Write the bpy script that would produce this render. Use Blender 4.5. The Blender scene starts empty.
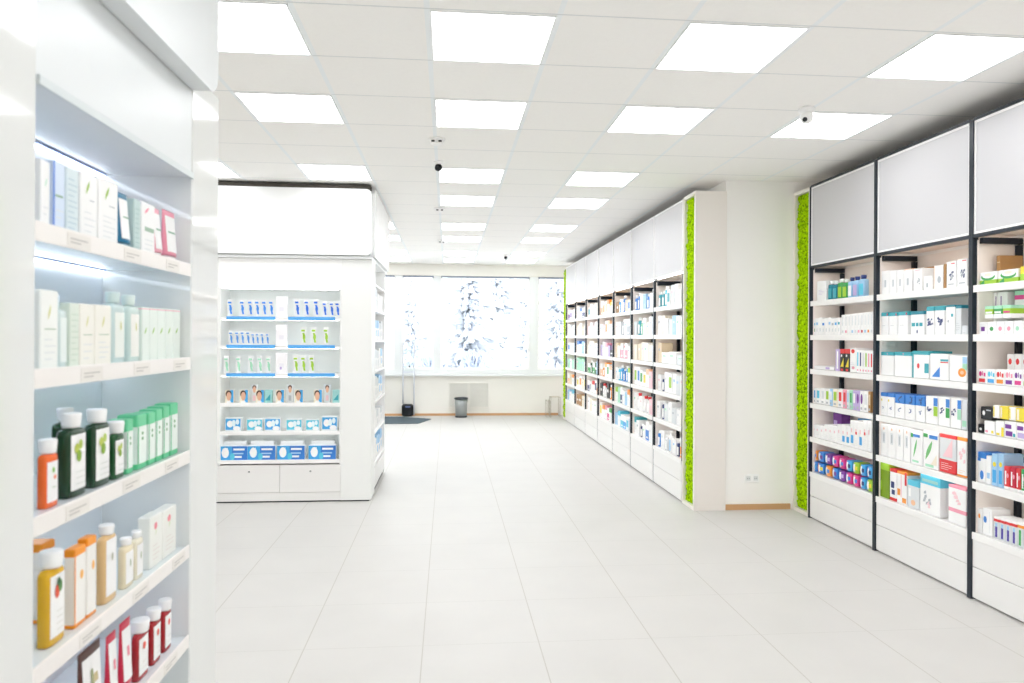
import bpy, bmesh, math, random
from mathutils import Vector, Matrix, noise
R = math.radians
random.seed(7)
C = bpy.context.scene.collection
sc = bpy.context.scene

# ------------------------------------------------------------------ camera numbers
FPX, YAW, ROLL, SHIFT, HC = 715.8, .0894, .0053, -4.32, 1.589
_r = Vector((math.cos(YAW), -math.sin(YAW), 0)); _f = Vector((math.sin(YAW), math.cos(YAW), 0)); _u = Vector((0, 0, 1))
CR = _r * math.cos(ROLL) + _u * math.sin(ROLL); CU = _u * math.cos(ROLL) - _r * math.sin(ROLL); CF = _f
EYE = Vector((0, 0, HC))
def at(u, v, ax, val):
    """where the line of sight through a pixel of the photograph meets the plane axis = val"""
    d = CF + CR * ((u - 512) / FPX) - CU * ((v - 341.5 - SHIFT) / FPX)
    return EYE + d * ((val - EYE[ax]) / d[ax])

# ------------------------------------------------------------------ materials
def lin(h):
    if isinstance(h, str):
        h = h.lstrip('#'); h = [int(h[i:i + 2], 16) / 255 for i in (0, 2, 4)]
    return tuple((c / 12.92 if c <= .04045 else ((c + .055) / 1.055) ** 2.4) for c in h) + (1,)
_m = {}
def mat(h, rough=.45, spec=.5, metal=0, coat=0, vary=0.0):
    key = (h, rough, spec, metal, coat, vary)
    if key in _m: return _m[key]
    m = bpy.data.materials.new('paint_' + h.strip('#')); m.use_nodes = True
    nt = m.node_tree; b = nt.nodes['Principled BSDF']
    b.inputs['Base Color'].default_value = lin(h)
    b.inputs['Roughness'].default_value = rough; b.inputs['Metallic'].default_value = metal
    b.inputs['Specular IOR Level'].default_value = spec
    if coat: b.inputs['Coat Weight'].default_value = coat; b.inputs['Coat Roughness'].default_value = .03
    tc = nt.nodes.new('ShaderNodeTexCoord'); nz = nt.nodes.new('ShaderNodeTexNoise')
    nz.inputs['Scale'].default_value = 14; nt.links.new(tc.outputs['Object'], nz.inputs['Vector'])
    mr = nt.nodes.new('ShaderNodeMapRange'); mr.inputs['To Min'].default_value = max(0.02, rough - .04); mr.inputs['To Max'].default_value = rough + .04
    nt.links.new(nz.outputs['Fac'], mr.inputs['Value']); nt.links.new(mr.outputs['Result'], b.inputs['Roughness'])
    _m[key] = m
    return m
def emit(name, col, s):
    m = bpy.data.materials.new(name); m.use_nodes = True; nt = m.node_tree
    b = nt.nodes['Principled BSDF']; b.inputs['Base Color'].default_value = (.8, .8, .8, 1)
    b.inputs['Emission Color'].default_value = col; b.inputs['Emission Strength'].default_value = s
    return m
def N(nt, t, **k):
    n = nt.nodes.new(t)
    for a, v in k.items():
        if a in n.bl_rna.properties: setattr(n, a, v)
        else: n.inputs[a].default_value = v
    return n
def grid_mat(name, base, line, x0, y0, size, lwx, lwy, rough, bump=0, mottled=.02, scale=3.0, line_y=None):
    """square tiles: x and y lines at x0 + n*size, y0 + n*size in world metres"""
    m = bpy.data.materials.new(name); m.use_nodes = True; nt = m.node_tree; L = nt.links.new
    b = nt.nodes['Principled BSDF']
    g = N(nt, 'ShaderNodeNewGeometry'); sp = N(nt, 'ShaderNodeSeparateXYZ'); L(g.outputs['Position'], sp.inputs[0])
    facs = []
    for ax, o, w in (('X', x0, lwx), ('Y', y0, lwy)):
        a = N(nt, 'ShaderNodeMath', operation='SUBTRACT'); L(sp.outputs[ax], a.inputs[0]); a.inputs[1].default_value = o - size / 2 - 60 * size
        mo = N(nt, 'ShaderNodeMath', operation='MODULO'); L(a.outputs[0], mo.inputs[0]); mo.inputs[1].default_value = size
        s = N(nt, 'ShaderNodeMath', operation='SUBTRACT'); L(mo.outputs[0], s.inputs[0]); s.inputs[1].default_value = size / 2
        ab = N(nt, 'ShaderNodeMath', operation='ABSOLUTE'); L(s.outputs[0], ab.inputs[0])
        lt = N(nt, 'ShaderNodeMath', operation='LESS_THAN'); L(ab.outputs[0], lt.inputs[0]); lt.inputs[1].default_value = w / 2
        facs.append(lt)
    nz = N(nt, 'ShaderNodeTexNoise'); nz.inputs['Scale'].default_value = scale; nz.inputs['Detail'].default_value = 6; L(g.outputs['Position'], nz.inputs['Vector'])
    mr = N(nt, 'ShaderNodeMapRange'); L(nz.outputs['Fac'], mr.inputs['Value'])
    mr.inputs['From Min'].default_value = .3; mr.inputs['From Max'].default_value = .7
    mr.inputs['To Min'].default_value = 1 - mottled; mr.inputs['To Max'].default_value = 1 + mottled * .5
    vm = N(nt, 'ShaderNodeVectorMath', operation='SCALE'); vm.inputs[0].default_value = lin(base)[:3]; L(mr.outputs['Result'], vm.inputs['Scale'])
    mx = N(nt, 'ShaderNodeMix', data_type='RGBA'); L(facs[0].outputs[0], mx.inputs['Factor']); L(vm.outputs[0], mx.inputs['A']); mx.inputs['B'].default_value = lin(line)
    my = N(nt, 'ShaderNodeMix', data_type='RGBA'); L(facs[1].outputs[0], my.inputs['Factor']); L(mx.outputs['Result'], my.inputs['A']); my.inputs['B'].default_value = lin(line_y or line)
    L(my.outputs['Result'], b.inputs['Base Color']); b.inputs['Specular IOR Level'].default_value = .22 if rough < .6 else .4; b.inputs['Roughness'].default_value = rough
    return m

WHITE = 'f6f6f6'
M_wall = mat('f3f1eb', .7, .3)
M_wallw = mat('fcfaf8', .6, .3)
M_lacq = mat('f0efee', .3, .5)
M_gloss = mat('e6e8e7', .08, .5, coat=.25)
M_shelf = mat('f7f6f5', .35)
M_inner = mat('f7efe9', .5)
M_beige = mat('f6e9dd', .55)
M_black = mat('1b2530', .35, .4)
M_blk2 = mat('12161c', .4, .4)
M_head = mat('d0cfd2', .4)
M_trim = mat('fcfcfc', .3)
M_bay_fill = emit('bay_fill', (1, .97, .93, 1), 4.6)  # added fill glow that brightens the bay interiors
M_gond_fill = emit('gondola_fill', (.95, .98, .98, 1), 4.6)  # added fill glow that brightens the gondola shelves
M_side = mat('f0eae4', .5)
M_wood = mat('cfa274', .5)
M_chrome = mat('c9ccd0', .2, .5, 1)
M_metal = mat('a9abab', .35, .5, .8)
M_dgrey = mat('3b4146', .5)

# ------------------------------------------------------------------ mesh builder
class MB:
    def __init__(s): s.v = []; s.f = []; s.mi = []; s.mats = []; s.sm = []
    def m(s, mt):
        if mt not in s.mats: s.mats.append(mt)
        return s.mats.index(mt)
    def face(s, pts, mt, smooth=False):
        b = len(s.v); s.v += [tuple(p) for p in pts]; s.f.append(tuple(range(b, b + len(pts)))); s.mi.append(s.m(mt)); s.sm.append(smooth)
    def box(s, x0, x1, y0, y1, z0, z1, mt, ch=0):
        if ch:   # chamfered vertical and horizontal edges, as a closed loft
            def ring(i, z):
                a0, a1, b0, b1 = x0 + i, x1 - i, y0 + i, y1 - i; c = ch
                return [(a0 + c, b0, z), (a1 - c, b0, z), (a1, b0 + c, z), (a1, b1 - c, z), (a1 - c, b1, z), (a0 + c, b1, z), (a0, b1 - c, z), (a0, b0 + c, z)]
            s.loft([ring(ch, z0), ring(0, z0 + ch), ring(0, z1 - ch), ring(ch, z1)], mt)
            return s
        b = len(s.v)
        s.v += [(x, y, z) for x in (x0, x1) for y in (y0, y1) for z in (z0, z1)]
        for q in ((0, 1, 3, 2), (4, 6, 7, 5), (0, 4, 5, 1), (2, 3, 7, 6), (0, 2, 6, 4), (1, 5, 7, 3)):
            s.f.append(tuple(b + i for i in q)); s.mi.append(s.m(mt)); s.sm.append(False)
        return s
    def loft(s, rings, mt, smooth=False, cap=True, mts=None):
        n = len(rings[0]); b = len(s.v)
        for r in rings: s.v += [tuple(p) for p in r]
        for k in range(len(rings) - 1):
            for i in range(n):
                j = (i + 1) % n
                s.f.append((b + k * n + i, b + k * n + j, b + (k + 1) * n + j, b + (k + 1) * n + i)); s.mi.append(s.m(mts[k] if mts else mt)); s.sm.append(smooth)
        if cap:
            s.f.append(tuple(b + i for i in reversed(range(n)))); s.mi.append(s.m(mts[0] if mts else mt)); s.sm.append(False)
            s.f.append(tuple(b + (len(rings) - 1) * n + i for i in range(n))); s.mi.append(s.m(mts[-1] if mts else mt)); s.sm.append(False)
        return s
    def lathe(s, prof, cx, cy, mt, n=16, sy=1.0, smooth=True):
        s.loft([[(cx + r * math.cos(2 * math.pi * i / n), cy + r * sy * math.sin(2 * math.pi * i / n), z) for i in range(n)] for r, z in prof], mt, smooth)
        return s
    def tube(s, pts, r, mt, n=8):
        pts = [Vector(p) for p in pts]; rings = []
        for i, p in enumerate(pts):
            d = (pts[min(i + 1, len(pts) - 1)] - pts[max(i - 1, 0)]).normalized()
            a = d.cross(Vector((0, 0, 1)))
            if a.length < .1: a = d.cross(Vector((1, 0, 0)))
            a.normalize(); c = d.cross(a)
            rings.append([p + a * r * math.cos(2 * math.pi * k / n) + c * r * math.sin(2 * math.pi * k / n) for k in range(n)])
        s.loft(rings, mt, True)
        return s
    def build(s, name, parent=None):
        o = Vector((0, 0, 0))
        if parent is not None and not parent.get('_local'):
            o = Vector(parent.location) if parent.parent is None else Vector((0, 0, 0))
            if parent.get('_o'): o = Vector(parent['_o'])
        me = bpy.data.meshes.new(name)
        me.from_pydata([(x - o[0], y - o[1], z - o[2]) for x, y, z in s.v], [], s.f)
        for mt in s.mats: me.materials.append(mt)
        me.polygons.foreach_set('material_index', s.mi); me.polygons.foreach_set('use_smooth', s.sm)
        bm = bmesh.new(); bm.from_mesh(me); bmesh.ops.recalc_face_normals(bm, faces=bm.faces); bm.to_mesh(me); bm.free()
        me.update()
        ob = bpy.data.objects.new(name, me); C.objects.link(ob)
        if parent is not None: ob.parent = parent; ob['_o'] = list(o)
        if parent is not None and parent.get('_local'): ob['_local'] = 1
        return ob
used = {}
def tag(o, label, cat, group=None):
    n = len(label.split())
    if not 4 <= n <= 16: print('LABEL LENGTH', n, label)
    if label in used: print('DUP LABEL', label)
    used[label] = 1
    o['label'] = label; o['category'] = cat
    if group: o['group'] = group
    return o
def empty(name, loc, label=None, cat=None, group=None, rz=0, local=False):
    o = bpy.data.objects.new(name, None); o.empty_display_size = .05; C.objects.link(o)
    o.location = loc; o.rotation_euler = (0, 0, rz)
    if local: o['_local'] = 1
    if label: tag(o, label, cat, group)
    return o
def struct(name, mb, parent=None):
    o = mb.build(name, parent)
    if parent is None: o['kind'] = 'structure'
    return o

# ================================================================== ROOM
CEIL = 3.054; YB = 14.5
XL, XR, YF = -5.2, 3.52, -3.2
M_floor = grid_mat('floor_tiles', 'cdcbc8', 'b5b1aa', -.1194, 3.7071, .6, .005, .004, .42, mottled=.03, scale=2.2, line_y='bfbdb9')
M_ceil = grid_mat('ceiling_tiles', 'fbfaf8', 'f3f7f9', -.1007, 3.2158, .6, .026, .010, .8, mottled=.012, scale=40, line_y='dcdfe0')
struct('floor', MB().box(XL, 3.9, YF, YB + .3, -.12, 0, M_floor))
struct('ceiling', MB().box(XL, 3.9, YF, YB + .3, CEIL, CEIL + .1, M_ceil))
struct('wall_left', MB().box(XL - .15, XL, YF, YB + .3, 0, CEIL, M_wall))
struct('wall_rear', MB().box(XL, 3.9, YF - .15, YF, 0, CEIL, M_wall))
struct('wall_right', MB().box(XR, 3.9, YF, 6.43, 0, CEIL, M_wallw))
struct('wall_corner', MB().box(2.56, 3.9, 6.43, YB, 0, CEIL, M_wallw))
# back wall with window openings
WX = [(-5.0, -3.45), (-3.25, -1.06), (-.92, -.28), (-.15, 1.665), (1.83, 2.5)]
ZS, ZT = .93, 2.82
wb = MB()
wb.box(XL, 3.9, YB, YB + .3, 0, .82, M_wall); wb.box(XL, 3.9, YB, YB + .3, ZT, CEIL, M_wall)
wb.box(XL, WX[0][0], YB, YB + .3, .82, ZT, M_wall); wb.box(WX[-1][1], 3.9, YB, YB + .3, .82, ZT, M_wall)
struct('wall_back', wb)
M_frame = mat('eceff0', .35)
fr = MB()
for a, b in zip(WX[:-1], WX[1:]): fr.box(a[1], b[0], YB + .03, YB + .22, .82, ZT, M_frame)
for a in WX: fr.box(a[0], a[1], YB + .03, YB + .22, .82, ZS, M_frame)
struct('trim_1', fr)
sl = MB().box(XL, 2.56, YB - .08, YB - .0005, .80, .835, M_frame)
struct('trim_2', sl)
# clear pane
def glass():
    m = bpy.data.materials.new('window_glass'); m.use_nodes = True; nt = m.node_tree; L = nt.links.new
    nt.nodes.clear(); o = N(nt, 'ShaderNodeOutputMaterial'); t = N(nt, 'ShaderNodeBsdfTransparent'); g = N(nt, 'ShaderNodeBsdfGlossy'); g.inputs['Roughness'].default_value = .02
    fz = N(nt, 'ShaderNodeFresnel'); fz.inputs['IOR'].default_value = 1.25; mx = N(nt, 'ShaderNodeMixShader')
    t.inputs['Color'].default_value = (.97, .99, .99, 1)
    L(fz.outputs[0], mx.inputs[0]); L(t.outputs[0], mx.inputs[1]); L(g.outputs[0], mx.inputs[2]); L(mx.outputs[0], o.inputs[0])
    return m
M_glass = glass()
M_blind = mat('8f97a6', .6)
for i, (a, b) in enumerate(WX):
    w = empty('window_%d' % (i + 1), ((a + b) / 2, YB + .1, ZS)); w['kind'] = 'structure'
    f = MB(); t = .035
    f.box(a, a + t, YB + .06, YB + .13, ZS, ZT, M_trim); f.box(b - t, b, YB + .06, YB + .13, ZS, ZT, M_trim)
    f.box(a + t, b - t, YB + .06, YB + .13, ZS, ZS + t, M_trim); f.box(a + t, b - t, YB + .06, YB + .13, ZT - t, ZT, M_trim)
    f.build('window_frame', w)
    MB().box(a + t, b - t, YB + .093, YB + .097, ZS + t, ZT - t, M_glass).build('pane', w)
    MB().box(a + .01, b - .01, YB + .012, YB + .05, ZT - .035, ZT, M_blind, ch=.006).build('blind_headrail', w)
struct('baseboard_back', MB().box(XL, 2.26, YB - .015, YB, 0, .045, M_wood))
struct('baseboard_right', MB().box(2.565, 3.19, 6.415, 6.43, 0, .05, M_wood))

# ================================================================== CEILING LIGHTS
M_light = emit('light_panel', (.955, .972, 1, 1), 4.7)
M_lframe = mat('f2f4f5', .4)
rows = [-8, -5, -3, 0, 2, 5, 7, 10, 12, 15, 17]
colname = {-6: 'leftmost', -4: 'left', -2: 'inner left', 0: 'middle', 2: 'inner right', 4: 'rightmost'}
ordw = ['first', 'second', 'third', 'fourth', 'fifth', 'sixth', 'seventh', 'eighth', 'ninth', 'tenth', 'eleventh', 'twelfth', 'thirteenth', 'fourteenth', 'fifteenth', 'sixteenth', 'seventeenth', 'eighteenth', 'nineteenth', 'twentieth']
def panel_light():
    o = empty('ceiling_light', (0, 0, 0), local=True)
    f = MB(); a, b = .012, .588
    for x0, x1, y0, y1 in ((a, b, a, a + .008), (a, b, b - .008, b), (a, a + .008, a + .008, b - .008), (b - .008, b, a + .008, b - .008)):
        f.box(x0, x1, y0, y1, -.006, -.0005, M_lframe)
    f.build('light_frame', o)
    d = MB(); d.box(a + .008, b - .008, a + .008, b - .008, -.004, -.0007, M_light); d.build('diffuser', o)
    return o
lp = None
for ci in (-6, -4, -2, 0, 2, 4):
    for j in rows:
        X, Y = ci * .6 - .1007, j * .6 + 3.2158
        if ci == 4 and j > 4: continue
        if ci == -2 and j == 7: continue
        if ci in (-4, -6) and j == 7: continue
        if lp is None: lp = o = panel_light()
        else:
            o = lp.copy(); C.objects.link(o)
            for ch in lp.children:
                c = ch.copy(); C.objects.link(c); c.parent = o
        o.location = (X, Y, CEIL)
        vis = [r for r in rows if r >= (-3 if ci in (-6, -4) else 0)]
        if j >= 0:
            lab = 'square LED ceiling panel, %s from the near end of the %s column of lights' % (ordw[[r for r in rows if r >= 0 and not (r == 7 and ci < -1)].index(j)], colname[ci])
        else:
            lab = 'square LED ceiling panel, %s behind the viewpoint in the %s column' % (ordw[[-3, -5, -8].index(j)], colname[ci])
        tag(o, lab, 'ceiling light', 'recessed ceiling light panels')

# ceiling devices
def ceil_cam(x, y, s, label, dark=False):
    o = empty('security_camera', (x, y, CEIL), label, 'camera', 'ceiling security cameras')
    b = MB(); b.lathe([(.05 * s, CEIL), (.055 * s, CEIL - .012 * s), (.05 * s, CEIL - .03 * s), (.03 * s, CEIL - .034 * s)], x, y, M_trim, 20); b.build('base', o)
    h = MB(); n = 12; rings = []
    c = Vector((x, y, CEIL - .065 * s)); rr = .042 * s
    mt = M_blk2 if dark else M_trim
    h.lathe([(rr * math.sin(math.pi * k / n) + 1e-4, c.z - rr * math.cos(math.pi * k / n)) for k in range(n + 1)], x, y, mt, 20)
    h.build('head', o)
    l = MB(); d = Vector((-.62, -.62, -.48)).normalized()
    l.tube([c + d * rr * .7, c + d * rr * 1.12], rr * .36, M_blk2, 14); l.build('lens', o)
ceil_cam(2.262, 4.36, .95, 'white dome camera beside the nearest right-hand ceiling light panel')
ceil_cam(-.085, 6.02, .75, 'small black-headed camera on the ceiling before the third middle light', True)
ceil_cam(1.02, 12.72, .7, 'tiny dark camera on the ceiling near the windows', True)
def detector(x, y, label):
    o = empty('smoke_detector', (x, y, CEIL), label, 'smoke detector', 'ceiling smoke detectors')
    MB().lathe([(.06, CEIL), (.06, CEIL - .014), (.05, CEIL - .02), (.048, CEIL - .035), (.03, CEIL - .045)], x, y, M_trim, 20).build('housing', o)
    v = MB()
    for k in (-1, 1): v.box(x + k * .026 - .012, x + k * .026 + .012, y - .053, y - .047, CEIL - .034, CEIL - .022, M_blk2)
    v.build('vent', o)
detector(-.09, 5.33, 'white ceiling detector with two dark slots above the black-headed camera')
detector(-.10, 8.2, 'round white ceiling detector midway down the room')
detector(-.10, 10.95, 'round white ceiling detector farther off toward the windows')

# ================================================================== ITEM KINDS (front faces local -y, base on z = 0)
COL = dict(white='f7f7f7', cream='f2ead9', teal='3aa6b4', dteal='1f8296', blue='3b86d8', azure='45a8e6', cyan='5cc9e4', navy='2c3d78', green='3fa556', lime='a3cf3a', mint='a9e0c2', dgreen='155c2c', yellow='f0dc3c', orange='f39a3c', red='e0383c', pink='f0a0b4', magenta='dd3f8e', purple='7a3a9a', lilac='c5b2e0', brown='b08450', black='1e2024', grey='b9bec4', lgrey='dfe3e6', peach='f3c49e', beige='e6d3b4', sky='a5cff0', dbrown='4b2a20', crimson='c8203e', skin='e3b398', tealp='9fd3d2', spink='f6cfd6')
def K(c, r=.4): return mat(COL.get(c, c), r)
def carton(name, w, d, h, bands, prints, root, lines=0):
    b = MB(); c = min(.0025, w * .08)
    def ring(i, z):
        x0, x1, y0, y1 = -w / 2 + i, w / 2 - i, i, d - i
        return [(x0 + c, y0, z), (x1 - c, y0, z), (x1, y0 + c, z), (x1, y1 - c, z), (x1 - c, y1, z), (x0 + c, y1, z), (x0, y1 - c, z), (x0, y0 + c, z)]
    rg = [ring(c, 0), ring(0, c)]; ms = [K(bands[0][1])]
    z = c
    for fz, col in bands:
        z1 = min(fz * h, h - c)
        rg.append(ring(0, z1)); ms.append(K(col))
    rg.append(ring(c, h)); ms.append(K(bands[-1][1]))
    b.loft(rg, None, mts=ms)
    # tuck flap on the lid
    b.face([(-w / 2 + 2 * c, c * 2, h + .0004), (w / 2 - 2 * c, c * 2, h + .0004), (w / 2 - 2 * c, d * .6, h + .0004), (-w / 2 + 2 * c, d * .6, h + .0004)], K(bands[-1][1]))
    e = -.0006
    def P(x, z): return (-w / 2 + x * w, e, z * h)
    for p in prints:
        k, x0, x1, z0, z1, col = p
        mt = K(col)
        if k == 'r': b.face([P(x0, z0), P(x1, z0), P(x1, z1), P(x0, z1)], mt)
        elif k == 't': b.face([P(x0, z0), P(x1, z0), P(x1, z1)], mt)
        elif k == 'o':
            b.face([P((x0 + x1) / 2 + (x1 - x0) / 2 * math.cos(a * math.pi / 8), (z0 + z1) / 2 + (z1 - z0) / 2 * math.sin(a * math.pi / 8)) for a in range(16)], mt)
        elif k == 'f':   # leaf: curved blade
            pts = [P(x0 + (x1 - x0) * (t + .28 * math.sin(math.pi * t)), z0 + (z1 - z0) * t) for t in [i / 6 for i in range(7)]] + [P(x0 + (x1 - x0) * (t - .28 * math.sin(math.pi * t)), z0 + (z1 - z0) * t) for t in [i / 6 for i in range(5, 0, -1)]]
            b.face(pts, mt)
        elif k == 'g':   # pictured gadget: a cluster of small shapes
            rr = random.Random(int(w * 1e4) + int(x0 * 100))
            for q in range(7):
                a = x0 + (x1 - x0) * rr.uniform(0, .7); c_ = z0 + (z1 - z0) * rr.uniform(0, .75)
                e2 = e - .0001 * q
                pp = [(-w / 2 + xx * w, e2, zz * h) for xx, zz in ((a, c_), (a + (x1 - x0) * .3, c_ + (z1 - z0) * .05), (a + (x1 - x0) * .26, c_ + (z1 - z0) * .25), (a + (x1 - x0) * .04, c_ + (z1 - z0) * .17))]
                b.face(pp, mt)
        elif k == 'l':   # rows of small lettering
            n = max(1, int((z1 - z0) * h / .012))
            for i in range(n):
                za = z0 + (z1 - z0) * i / n
                e2 = x1 - (x1 - x0) * (.35 if i % 3 == 0 else .08 * (i % 2))
                b.face([P(x0, za), P(e2, za), P(e2, za + .0022 / h), P(x0, za + .0022 / h)], mt)
        e -= .00012
    return b.build(name, root) if root is not None else b.build(name)
def ell(rx, ry, z, cy, n=20, p=2.4):
    out = []
    for i in range(n):
        a = 2 * math.pi * i / n; ca, sa = math.cos(a), math.sin(a)
        out.append((rx * math.copysign(abs(ca) ** (2 / p), ca), cy + ry * math.copysign(abs(sa) ** (2 / p), sa), z))
    return out
def bottle(root, w, d, h, body, cap, label=None, emblem=None, parts=True, capr=.3, caph=.17, accent=None, sheath=.72):
    rx, ry, cy = w / 2, d / 2, d / 2; hb = h * (1 - caph)
    prof = [(.93, 0), (1, .015), (1, .88), (.97, .93), (.84, .965), (capr + .1, .985), (capr, 1.0)]
    sq = 3.6
    b = MB(); b.loft([ell(rx * s, ry * s if s > .7 else rx * s * min(1, d / w), z * hb, cy, 28, sq) for s, z in prof], K(body, .25), True)
    c = MB() if parts else b
    cr = w * capr
    cc = K(cap, .35)
    c.loft([ell(cr * s, cr * s * .95, z, cy, 16, 2.0) for s, z in ((.86, hb - .001), (.9, hb + .004), (1, h - .004), (.92, h))], cc, True)
    l = None
    if label:
        l = MB() if parts else b
        n = 28; ra = ell(rx, ry, 0, cy, 28, 3.6); e = .0007
        def lab(za, zb, mt, e, rng):
            for i in range(n):
                a = 2 * math.pi * (i + .5) / n
                if ra[i][1] < cy - ry * .80 and ra[(i + 1) % n][1] < cy - ry * .80 and abs(ra[i][0]) < rx * .9 and abs(ra[(i + 1) % n][0]) < rx * .9:
                    p, q = ra[i], ra[(i + 1) % n]
                    o = lambda v, z: (v[0] * (1 + e / rx * .5), v[1] - e, z)
                    l.face([o(p, za), o(q, za), o(q, zb), o(p, zb)], mt, True)
        lab(hb * .1, hb * sheath, K(label), e, .3)
        yy = -.002
        if emblem:
            for k, x0, x1, z0, z1, col in emblem:
                X0, X1, Z0, Z1 = (x0 - .5) * w * .7, (x1 - .5) * w * .7, hb * (.1 + (sheath - .1) * z0), hb * (.1 + (sheath - .1) * z1)
                if k == 'o': l.face([((X0 + X1) / 2 + (X1 - X0) / 2 * math.cos(a * math.pi / 8), yy, (Z0 + Z1) / 2 + (Z1 - Z0) / 2 * math.sin(a * math.pi / 8)) for a in range(16)], K(col))
                elif k == 'l':
                    nn = max(1, int((Z1 - Z0) / .012))
                    for i in range(nn):
                        za = Z0 + (Z1 - Z0) * i / nn
                        l.face([(X0, yy, za), (X1, yy, za), (X1, yy, za + .002), (X0, yy, za + .002)], K(col))
                yy -= .0003
    if parts and root is not None:
        b.build('bottle_body', root); c.build('cap', root)
        if label: l.build('paper_label', root)
        return root
    return b.build('bottle')
def tube_item(root, w, d, h, body, label, emblem=None, cap='white'):
    """squeeze tube standing on its cap, flat crimp on top"""
    ch = h * .13; cy = d / 2
    b = MB(); rr = []
    for t in (0, .05, .3, .55, .8, .95, 1):
        ry = d / 2 * (1 - t) + .0015; rx = w / 2 * (.86 + .14 * t)
        rr.append(ell(rx, max(ry, .0015), ch + (h - ch) * t, cy, 20, 2.2))
    b.loft(rr, K(body, .3), True)
    b.build('tube_body', root)
    c = MB(); c.loft([ell(w * .40, d * .44, z, cy, 16, 2) for z in (0, ch * .97)], K(cap), True); c.build('cap', root)
    l = MB(); H = h - ch
    def F(x, t, e=.0012):
        ry = d / 2 * (1 - t) + .0015
        return (x * w / 2 * .98, cy - ry * (1 - abs(x) ** 2.2) ** (1 / 2.2) - e, ch + H * t)
    xs = [-.78, -.5, -.2, .1, .4, .7, .9]; ts = [.08, .3, .6, .88]
    for i in range(len(xs) - 1):
        for j in range(len(ts) - 1):
            l.face([F(xs[i], ts[j]), F(xs[i + 1], ts[j]), F(xs[i + 1], ts[j + 1]), F(xs[i], ts[j + 1])], K(label), True)
    for x0, x1, t0, t1, col in (emblem or []):
        l.face([F(x0, t0, .003), F(x1, t0, .003), F(x1, t1, .003), F(x0, t1, .003)], K(col))
    l.build('paper_label', root)
def pouch(name, w, d, h, base, band, dot, seed=0):
    b = MB(); n = 6; rnd = random.Random(seed)
    def surf(x, y, z):
        X, Y, Z = 2 * x - 1, 2 * y - 1, 2 * z - 1
        r = 1 - .10 * (X * X * Y * Y + Y * Y * Z * Z + X * X * Z * Z) ** .5 * 1.0
        bu = 1 + .05 * (1 - X * X) * (1 - Z * Z)
        return ((X * w / 2) * r, d / 2 + Y * d / 2 * r * bu, max(0, (Z * h / 2 * r + h / 2)))
    sides = [lambda a, c: (a, 0, c), lambda a, c: (1 - a, 1, c), lambda a, c: (0, 1 - a, c), lambda a, c: (1, a, c), lambda a, c: (a, c, 1), lambda a, c: (a, 1 - c, 0)]
    for k, s in enumerate(sides):
        for i in range(n):
            for j in range(n):
                a0, a1, c0, c1 = i / n, (i + 1) / n, j / n, (j + 1) / n
                col = base
                if k in (0, 4, 2, 3):
                    if i in (0,) and k != 3: col = band
                    if 1 <= i <= 2 and 1 <= j <= 4 and k == 0: col = 'white'
                    if 3 <= i <= 4 and 2 <= j <= 3 and k == 0: col = dot
                b.face([surf(*s(a0, c0)), surf(*s(a1, c0)), surf(*s(a1, c1)), surf(*s(a0, c1))], K(col, .3), True)
    return b.build(name)

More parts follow.
